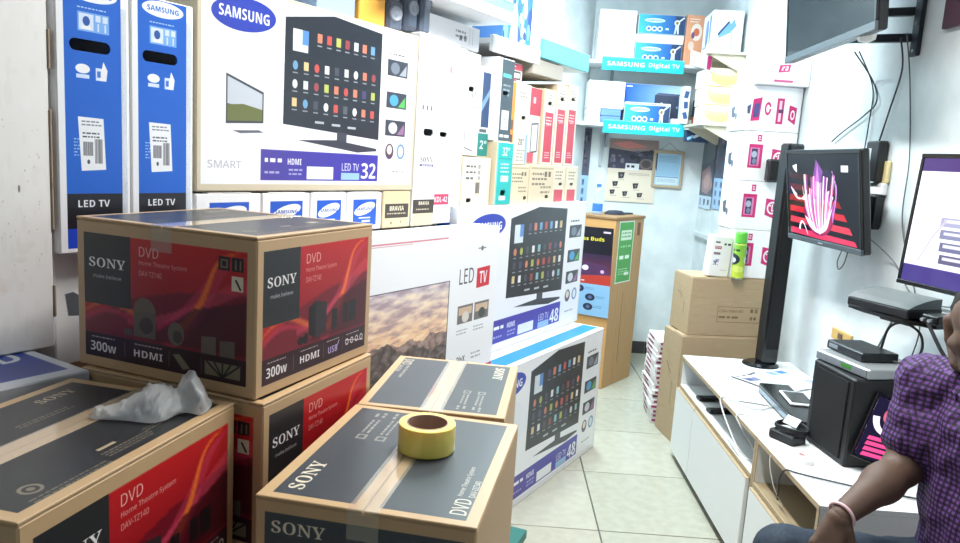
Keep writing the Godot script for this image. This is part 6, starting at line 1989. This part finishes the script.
func cables() -> void:
	var dk := rgb8(56, 62, 70)
	var x := 1.548
	cord("dark cord hanging from the high bracket to the black power adapter", [Vector3(1.5, 2.06, -3.0), Vector3(x, 1.95, -3.05), Vector3(x, 1.8, -3.1), Vector3(x, 1.67, -3.15)], 0.0035, dk)
	cord("dark cord curling down the wall from the high television to the left", [Vector3(1.42, 2.03, -3.2), Vector3(x, 1.93, -3.28), Vector3(x, 1.84, -3.22), Vector3(x, 1.79, -3.3), Vector3(x, 1.72, -3.5), Vector3(x, 1.68, -3.6)], 0.0032, dk)
	cord("thin cord falling straight down the wall behind the flower television", [Vector3(1.43, 2.03, -3.18), Vector3(x, 1.9, -3.27), Vector3(x, 1.75, -3.26), Vector3(x, 1.6, -3.27)], 0.0028, dk)
	cord("long thin cord running down the wall to the glass shelf", [Vector3(1.5, 2.07, -2.96), Vector3(x, 1.9, -2.98), Vector3(x, 1.6, -2.9), Vector3(x, 1.35, -2.88), Vector3(x, 1.1, -2.72), Vector3(x, 0.98, -2.66), Vector3(x, 0.82, -2.7), Vector3(x, 0.6, -2.76)], 0.0026, rgb8(90, 98, 104))
	cord("thin cord drooping from the flower television to the right hand screen", [Vector3(1.46, 1.3, -3.0), Vector3(x, 1.2, -2.9), Vector3(x, 1.1, -2.74), Vector3(x, 1.1, -2.5), Vector3(1.5, 1.2, -2.3)], 0.0026, rgb8(110, 116, 120))
	cord("small loop of cord under the flower television", [Vector3(1.4, 1.225, -3.02), Vector3(1.4, 1.17, -3.05), Vector3(1.4, 1.14, -3.03), Vector3(1.4, 1.17, -2.99), Vector3(1.4, 1.23, -2.97)], 0.0024, rgb8(60, 62, 66))
	cord("black cable arching up from the set top box", [Vector3(1.36, 0.905, -2.53), Vector3(1.4, 0.9, -2.47), Vector3(1.43, 0.95, -2.43), Vector3(1.43, 1.01, -2.45), Vector3(1.41, 1.03, -2.52), Vector3(1.39, 1.0, -2.57), Vector3(1.38, 0.93, -2.58), Vector3(1.37, 0.905, -2.575)], 0.0045, rgb8(54, 58, 62))
	cord("grey lead running straight up from the set top box to the glass shelf", [Vector3(1.37, 0.9, -2.6), Vector3(1.42, 0.97, -2.64), Vector3(1.47, 1.04, -2.68)], 0.004, rgb8(150, 156, 160))
	cord("thick black cords hanging from the near end of the glass shelf", [Vector3(1.38, 1.07, -2.33), Vector3(1.4, 1.0, -2.28), Vector3(1.43, 0.93, -2.24), Vector3(1.44, 0.85, -2.27), Vector3(1.45, 0.7, -2.3)], 0.006, rgb8(40, 44, 50))
	var wh := rgb8(206, 206, 204)
	cord("white lead looping from the cabinet top into the open compartment", [Vector3(1.19, 0.556, -2.98), Vector3(1.1, 0.556, -2.92), Vector3(1.03, 0.557, -3.02), Vector3(0.995, 0.552, -3.06), Vector3(0.99, 0.52, -3.02), Vector3(0.992, 0.47, -2.9), Vector3(1.0, 0.43, -2.8), Vector3(1.03, 0.405, -2.76), Vector3(1.05, 0.43, -2.72), Vector3(1.0, 0.52, -2.8), Vector3(0.99, 0.556, -2.83), Vector3(1.05, 0.558, -2.82), Vector3(1.15, 0.557, -2.7)], 0.0035, wh, "loose leads on the cabinet")
	cord("grey lead lying across the cabinet top to the flat player", [Vector3(1.04, 0.555, -3.02), Vector3(1.12, 0.555, -3.0), Vector3(1.2, 0.556, -2.96)], 0.003, rgb8(140, 140, 138), "loose leads on the cabinet")
	cord("black lead running from the cabinet edge towards the seated man", [Vector3(1.02, 0.4, -2.42), Vector3(0.992, 0.5, -2.36), Vector3(0.991, 0.55, -2.32), Vector3(1.015, 0.556, -2.29), Vector3(1.07, 0.556, -2.26), Vector3(1.2, 0.556, -2.2), Vector3(1.35, 0.556, -2.15)], 0.003, rgb8(50, 50, 54), "loose leads on the cabinet")
	cord("thin white lead hanging from the mouse into the compartment", [Vector3(1.075, 0.56, -2.43), Vector3(1.02, 0.558, -2.46), Vector3(0.992, 0.53, -2.46), Vector3(1.0, 0.45, -2.42), Vector3(1.03, 0.39, -2.4)], 0.002, wh, "loose leads on the cabinet")


# ---------------------------------------------------------------- the seated man
func smin(a: float, b: float, k: float) -> float:
	var h := maxf(k - absf(a - b), 0.0) / k
	return minf(a, b) - h * h * k * 0.25


# bones: [from, to, radius, radius]; one smooth skin round all of them, as surface nets on a grid
func skin(k: Mesher, m: Material, bones: Array, cell: float, blend: float, wobble: float, wob_freq: float, tint: Callable, cut_y := -9.0) -> void:
	var lo := Vector3.ONE * 99.0
	var hi := -lo
	for b in bones:
		var r := maxf(b[2], b[3]) + cell * 3.0
		lo = lo.min(b[0] - Vector3.ONE * r).min(b[1] - Vector3.ONE * r)
		hi = hi.max(b[0] + Vector3.ONE * r).max(b[1] + Vector3.ONE * r)
	var n := Vector3i(((hi - lo) / cell).ceil()) + Vector3i.ONE
	var f := PackedFloat32Array()
	f.resize(n.x * n.y * n.z)
	f.fill(0.5)
	for b in bones:
		var a: Vector3 = b[0]
		var ab: Vector3 = b[1] - a
		var len2 := maxf(ab.length_squared(), 1e-9)
		var ra: float = b[2]
		var rb: float = b[3]
		var r := maxf(ra, rb) + blend + cell * 2.0
		var i0 := Vector3i(((a.min(b[1]) - Vector3.ONE * r - lo) / cell).floor()).max(Vector3i.ZERO)
		var i1 := Vector3i(((a.max(b[1]) + Vector3.ONE * r - lo) / cell).ceil()).min(n - Vector3i.ONE)
		for z in range(i0.z, i1.z + 1):
			for y in range(i0.y, i1.y + 1):
				var at := (z * n.y + y) * n.x
				for x in range(i0.x, i1.x + 1):
					var p := lo + Vector3(x, y, z) * cell
					var t := clampf((p - a).dot(ab) / len2, 0.0, 1.0)
					var d := p.distance_to(a + ab * t) - lerpf(ra, rb, t)
					if d < f[at + x] + blend:
						f[at + x] = smin(f[at + x], d, blend)
	if wobble > 0.0:
		var nz := FastNoiseLite.new()
		nz.seed = 4
		nz.frequency = wob_freq
		nz.fractal_octaves = 2
		for z in n.z:
			for y in n.y:
				var at := (z * n.y + y) * n.x
				for x in n.x:
					if f[at + x] < 0.06:
						var p := lo + Vector3(x, y, z) * cell
						f[at + x] += wobble * nz.get_noise_3d(p.x, p.y * 0.7, p.z)
	if cut_y > -5.0:
		for z in n.z:
			for y in n.y:
				var d := cut_y - (lo.y + y * cell)
				var at := (z * n.y + y) * n.x
				for x in n.x:
					f[at + x] = maxf(f[at + x], d)
	var index := {}
	var vs := []
	var ns := []
	var cs := []
	var ox := [0, 1, 0, 1, 0, 1, 0, 1]
	var oy := [0, 0, 1, 1, 0, 0, 1, 1]
	var oz := [0, 0, 0, 0, 1, 1, 1, 1]
	var edges := [[0, 1], [2, 3], [4, 5], [6, 7], [0, 2], [1, 3], [4, 6], [5, 7], [0, 4], [1, 5], [2, 6], [3, 7]]
	var v := PackedFloat32Array()
	v.resize(8)
	for z in n.z - 1:
		for y in n.y - 1:
			for x in n.x - 1:
				var base := (z * n.y + y) * n.x + x
				var c0 := f[base]
				if c0 > 0.1 or c0 < -0.1:
					continue
				var inside := 0
				for i in 8:
					v[i] = f[base + ox[i] + n.x * (oy[i] + n.y * oz[i])]
					if v[i] < 0.0:
						inside += 1
				if inside == 0 or inside == 8:
					continue
				var sum := Vector3.ZERO
				var cnt := 0
				for e in edges:
					var va := v[e[0]]
					var vb := v[e[1]]
					if (va < 0.0) != (vb < 0.0):
						var t := va / (va - vb)
						sum += Vector3(ox[e[0]], oy[e[0]], oz[e[0]]).lerp(Vector3(ox[e[1]], oy[e[1]], oz[e[1]]), t)
						cnt += 1
				var g := Vector3(v[1] + v[3] + v[5] + v[7] - v[0] - v[2] - v[4] - v[6], v[2] + v[3] + v[6] + v[7] - v[0] - v[1] - v[4] - v[5], v[4] + v[5] + v[6] + v[7] - v[0] - v[1] - v[2] - v[3])
				index[base] = vs.size()
				vs.append(lo + (Vector3(x, y, z) + sum / cnt) * cell)
				ns.append(g.normalized())
	for p in vs:
		cs.append(tint.call(p))
	var st := k.st(m)
	var put := func(i: int) -> void:
		st.set_color(cs[i])
		st.set_normal(ns[i])
		st.set_uv(Vector2.ZERO)
		st.add_vertex(vs[i])
	var step := [1, n.x, n.x * n.y]
	for base in index:
		for d in 3:
			var a: float = f[base]
			var b: float = f[base + step[d]]
			if (a < 0.0) == (b < 0.0):
				continue
			var s1: int = step[(d + 1) % 3]
			var s2: int = step[(d + 2) % 3]
			if not (index.has(base - s1) and index.has(base - s2) and index.has(base - s1 - s2)):
				continue
			var q := [index[base], index[base - s1], index[base - s1 - s2], index[base - s2]]
			if a < 0.0:
				q = [q[0], q[3], q[2], q[1]]
			for i in [0, 1, 2, 0, 2, 3]:
				put.call(q[i])


func person() -> void:
	var at := Vector3(1.3, 0, -1.72)
	var o := thing("person", "man in a purple checked short sleeved shirt and blue jeans seated at the right edge", "person", at, 0)
	var W := func(p: Vector3) -> Vector3: return p - at
	var F := Vector3(-0.8, 0, 0.6)
	var R := Vector3(-0.6, 0, -0.8)
	var pel := Vector3(1.3, 0.5, -1.72)
	var hr := pel + R * 0.09
	var hl := pel - R * 0.09
	var kr := Vector3(0.8, 0.53, -1.8)
	var kl := Vector3(1.0, 0.52, -1.3)
	var ar := Vector3(0.79, 0.09, -1.74)
	var al := Vector3(0.99, 0.09, -1.2)
	var chest := Vector3(1.265, 0.9, -1.73)
	var neck := Vector3(1.222, 1.045, -1.745)
	var sr := Vector3(1.138, 0.995, -1.895)
	var sl := Vector3(1.335, 0.995, -1.59)
	var er := Vector3(1.092, 0.775, -1.85)
	var el := Vector3(1.29, 0.73, -1.43)
	var wr := Vector3(0.884, 0.688, -1.722)
	var wl := Vector3(1.09, 0.64, -1.52)
	# head frame
	var hf := Vector3(-0.58, -0.06, 0.82).normalized()
	var hright := hf.cross(Vector3.UP).normalized()
	var hu := hright.cross(hf)
	var hc := Vector3(1.19, 1.15, -1.765)
	var hp := func(f: float, u: float, r: float) -> Vector3: return hc + hf * f + hu * u + hright * r
	var base := Color(0.115, 0.067, 0.048)
	var lips := Color(0.2, 0.09, 0.08)
	var stubble := Color(0.045, 0.032, 0.028)
	var noisy := FastNoiseLite.new()
	noisy.seed = 3
	noisy.frequency = 60.0
	var mouth: Vector3 = hp.call(0.092, -0.062, 0.0)
	var chinp: Vector3 = hp.call(0.06, -0.1, 0.0)
	var tint := func(p: Vector3) -> Color:
		var c := base * (1.0 + 0.12 * noisy.get_noise_3dv(p))
		c.a = 1.0
		var q := p + at
		if q.y > 1.0:
			var d := (q - mouth)
			if absf(d.dot(hu)) < 0.014 and absf(d.dot(hright)) < 0.028 and d.dot(hf) > -0.012:
				return lips
			if q.distance_to(chinp) < 0.05 + 0.02 * noisy.get_noise_3dv(p * 0.4):
				return stubble
		return c
	var sm := StandardMaterial3D.new()
	sm.vertex_color_use_as_albedo = true
	sm.roughness = 0.62
	sm.subsurf_scatter_enabled = true
	sm.subsurf_scatter_strength = 0.08
	var k := Mesher.new()
	var bones := []
	var add := func(a: Vector3, b: Vector3, ra: float, rb: float) -> void: bones.append([W.call(a), W.call(b), ra, rb])
	# trunk and legs (under the clothes), neck, arms
	add.call(pel, chest, 0.12, 0.11)
	add.call(chest, neck, 0.1, 0.06)
	add.call(neck - Vector3(0, 0.04, 0), hp.call(-0.02, -0.05, 0), 0.062, 0.056)
	add.call(hr, kr, 0.075, 0.052); add.call(hl, kl, 0.075, 0.052)
	add.call(kr, ar, 0.05, 0.036); add.call(kl, al, 0.05, 0.036)
	add.call(ar, ar + Vector3(-0.16, -0.045, 0.04), 0.036, 0.028); add.call(al, al + Vector3(-0.12, -0.045, 0.11), 0.036, 0.028)
	add.call(sr, er, 0.056, 0.043); add.call(sl, el, 0.056, 0.043)
	add.call(er, er.lerp(wr, 0.35), 0.043, 0.045); add.call(er.lerp(wr, 0.35), wr, 0.045, 0.028)
	add.call(el, el.lerp(wl, 0.35), 0.043, 0.045); add.call(el.lerp(wl, 0.35), wl, 0.045, 0.028)
	add.call(sr, neck, 0.05, 0.05); add.call(sl, neck, 0.05, 0.05)
	skin(k, sm, bones, 0.012, 0.03, 0.0, 1.0, tint)
	# head
	bones = []
	add = func(a: Vector3, b: Vector3, ra: float, rb: float) -> void: bones.append([W.call(a), W.call(b), ra, rb])
	add.call(hp.call(-0.03, 0.045, 0), hp.call(0.025, 0.05, 0), 0.082, 0.076)
	add.call(hp.call(0.04, 0.0, 0), hp.call(0.048, -0.06, 0), 0.06, 0.046)
	add.call(hp.call(0.062, -0.092, 0), hp.call(0.055, -0.07, 0), 0.026, 0.034)
	add.call(hp.call(0.09, 0.03, 0), hp.call(0.108, -0.018, 0), 0.009, 0.015)
	add.call(hp.call(0.098, -0.024, 0.014), hp.call(0.098, -0.024, -0.014), 0.011, 0.011)
	add.call(hp.call(0.084, 0.046, 0.04), hp.call(0.084, 0.046, -0.04), 0.012, 0.012)
	for s in [-1.0, 1.0]:
		add.call(hp.call(0.062, -0.008, s * 0.04), hp.call(0.03, -0.02, s * 0.058), 0.022, 0.02)
		add.call(hp.call(0.02, -0.07, s * 0.045), hp.call(-0.02, -0.03, s * 0.066), 0.022, 0.018)
		add.call(hp.call(-0.012, 0.025, s * 0.083), hp.call(-0.006, -0.02, s * 0.078), 0.014, 0.009)
		add.call(hp.call(0.09, -0.0575, 0.0), hp.call(0.082, -0.06, s * 0.022), 0.009, 0.006)
		add.call(hp.call(0.088, -0.07, 0.0), hp.call(0.08, -0.068, s * 0.02), 0.0095, 0.006)
	add.call(hp.call(-0.025, -0.03, 0), hp.call(-0.025, -0.11, 0), 0.056, 0.056)
	skin(k, sm, bones, 0.0045, 0.016, 0.0, 1.0, tint)
	# hands
	for side in 2:
		bones = []
		add = func(a: Vector3, b: Vector3, ra: float, rb: float) -> void: bones.append([W.call(a), W.call(b), ra, rb])
		var w := wr if side == 0 else wl
		var dir := (Vector3(-0.42, -0.72, 0.3) if side == 0 else Vector3(-0.75, -0.45, -0.35)).normalized()
		var palm := (Vector3(0.25, -0.35, -0.9) if side == 0 else Vector3(0.1, -0.9, -0.2)).normalized()
		palm = (palm - dir * palm.dot(dir)).normalized()
		var across := dir.cross(palm).normalized() * (1.0 if side == 0 else -1.0)
		add.call(w + ((er if side == 0 else el) - w).normalized() * 0.03, w + dir * 0.01, 0.0285, 0.026)
		for c in [-0.024, -0.008, 0.008, 0.024]:
			add.call(w + across * c * 0.5 + dir * 0.01, w + dir * 0.088 + across * c, 0.018, 0.0125)
		var fl := [0.07, 0.08, 0.074, 0.058]
		for i in 4:
			var p: Vector3 = w + dir * 0.09 + across * (0.026 - i * 0.0175)
			var d := dir
			for j in 3:
				d = (d + palm * [0.25, 0.65, 0.6][j]).normalized()
				var l: float = fl[i] * [0.48, 0.3, 0.22][j]
				add.call(p, p + d * l, 0.0098 - j * 0.0008, 0.0092 - j * 0.0008)
				p += d * l
		var tp: Vector3 = w + dir * 0.025 + across * 0.026
		var td := (dir * 0.7 + across * 0.7 + palm * 0.25).normalized()
		add.call(tp, tp + td * 0.035, 0.016, 0.0125)
		tp += td * 0.035
		td = (dir * 0.9 + across * 0.15 + palm * 0.3).normalized()
		add.call(tp, tp + td * 0.032, 0.012, 0.0105)
		tp += td * 0.032
		td = (dir * 0.9 + palm * 0.45).normalized()
		add.call(tp, tp + td * 0.024, 0.0105, 0.009)
		skin(k, sm, bones, 0.0042, 0.008, 0.0, 1.0, tint)
	part(o, "body", k.done())
	# eyes, hair
	for s in [-1.0, 1.0]:
		var ek := Mesher.new()
		ek.lathe(mat(rgb8(226, 220, 210), 0.2), [Vector2(0.0, -0.011), Vector2(0.008, -0.008), Vector2(0.011, 0), Vector2(0.008, 0.008), Vector2(0.0, 0.011)], Vector3.ZERO, 14)
		part(o, "eye", ek.done(), null, W.call(hp.call(0.078, 0.024, s * 0.032)))
	bones = []
	add = func(a: Vector3, b: Vector3, ra: float, rb: float) -> void: bones.append([W.call(a), W.call(b), ra, rb])
	add.call(hp.call(-0.035, 0.056, 0), hp.call(0.016, 0.066, 0), 0.082, 0.072)
	add.call(hp.call(-0.055, 0.0, 0), hp.call(-0.045, 0.05, 0), 0.06, 0.078)
	var hk := Mesher.new()
	skin(hk, mat(rgb8(18, 16, 16), 0.9), bones, 0.007, 0.02, 0.004, 70.0, func(_p): return Color.WHITE)
	part(o, "hair", hk.done())
	# shirt
	var plaid := trimat(print_plaid(), 19.0, 0.75)
	bones = []
	add = func(a: Vector3, b: Vector3, ra: float, rb: float) -> void: bones.append([W.call(a), W.call(b), ra, rb])
	add.call(pel + Vector3(0, 0.06, 0) + R * 0.06, chest + R * 0.07, 0.135, 0.115)
	add.call(pel + Vector3(0, 0.06, 0) - R * 0.06, chest - R * 0.07, 0.135, 0.115)
	add.call(pel + Vector3(0, 0.12, 0) + F * 0.06, chest + F * 0.03, 0.13, 0.1)
	add.call(chest, neck - Vector3(0, 0.03, 0), 0.11, 0.075)
	add.call(sr, neck - Vector3(0, 0.02, 0), 0.066, 0.06); add.call(sl, neck - Vector3(0, 0.02, 0), 0.066, 0.06)
	add.call(sr, sr.lerp(er, 0.66), 0.063, 0.066); add.call(sl, sl.lerp(el, 0.66), 0.063, 0.066)
	var sk := Mesher.new()
	skin(sk, plaid, bones, 0.0105, 0.035, 0.012, 17.0, func(_p): return Color.WHITE, 0.565)
	var shirt := part(o, "shirt", sk.done())
	# collar and button band
	var ck := Mesher.new()
	for s in [-1.0, 1.0]:
		var pts := []
		for i in 9:
			var a := i / 8.0 * PI * 0.9
			pts.append(W.call(neck + Vector3(0, 0.012 - 0.03 * (1.0 - cos(a)) * 0.5 * 0.0, 0) - F * 0.07 * cos(a) + R * s * 0.072 * sin(a) + Vector3(0, 0.02 - 0.035 * i / 8.0, 0)))
		for i in 8:
			var a: Vector3 = pts[i]
			var b: Vector3 = pts[i + 1]
			var outw: Vector3 = ((a + b) / 2.0 - W.call(neck)).normalized()
			outw.y = 0
			for t in [0.0, 0.003]:
				ck.quad(plaid, a + outw * t, b + outw * t, b + outw * (0.022 + t) - Vector3(0, 0.034 + 0.012 * i / 8.0, 0), a + outw * (0.022 + t) - Vector3(0, 0.034, 0), (outw + Vector3(0, 0.4, 0)).normalized())
	part(shirt, "collar", ck.done())
	# trousers
	var jn := noise_tex(31, 0.08, Color(0.1, 0.15, 0.21), Color(0.17, 0.23, 0.3), 256)
	var jeans := trimat(jn, 3.0, 0.8)
	bones = []
	add = func(a: Vector3, b: Vector3, ra: float, rb: float) -> void: bones.append([W.call(a), W.call(b), ra, rb])
	add.call(hr, hl, 0.125, 0.125)
	add.call(hr, kr, 0.1, 0.072); add.call(hl, kl, 0.1, 0.072)
	add.call(kr, ar + Vector3(0, 0.02, 0), 0.07, 0.06); add.call(kl, al + Vector3(0, 0.02, 0), 0.07, 0.06)
	var tk := Mesher.new()
	skin(tk, jeans, bones, 0.0125, 0.035, 0.009, 8.0, func(_p): return Color.WHITE)
	part(o, "trousers", tk.done())
	for a in [ar, al]:
		bones = [[W.call(a + Vector3(0.03, -0.04, 0)), W.call(a + (Vector3(-0.17, -0.05, 0.04) if a == ar else Vector3(-0.12, -0.05, 0.12))), 0.045, 0.04]]
		var shk := Mesher.new()
		skin(shk, mat(rgb8(30, 28, 28), 0.5), bones, 0.01, 0.02, 0.0, 1.0, func(_p): return Color.WHITE, 0.0)
		part(o, "shoe", shk.done())
	# wrist band
	var bdir := (wr - er).normalized()
	var bu := bdir.cross(Vector3.UP).normalized()
	var bv := bdir.cross(bu)
	var ring := []
	for i in 25:
		var a := TAU * i / 24.0
		ring.append(W.call(wr + bdir * -0.004 + (bu * cos(a) + bv * sin(a)) * 0.0325))
	part(o, "wristband", tubem(ring, 0.0042, mat(rgb8(226, 190, 200), 0.4), 8, false))
	# what he sits on
	var stl := thing("stool", "plain wooden stool under the seated man", "stool", Vector3(1.3, 0, -1.72), 20)
	var wood := mat(rgb8(130, 92, 60), 0.5)
	part(stl, "seat", boxm(Vector3(0.34, 0.035, 0.34), {"all": wood}, 0.006), null, Vector3(0, 0.33, 0))
	for sx in [-1.0, 1.0]:
		for sz in [-1.0, 1.0]:
			part(stl, "leg", boxm(Vector3(0.032, 0.33, 0.032), {"all": wood}, 0.004), null, Vector3(sx * 0.14, 0, sz * 0.14))
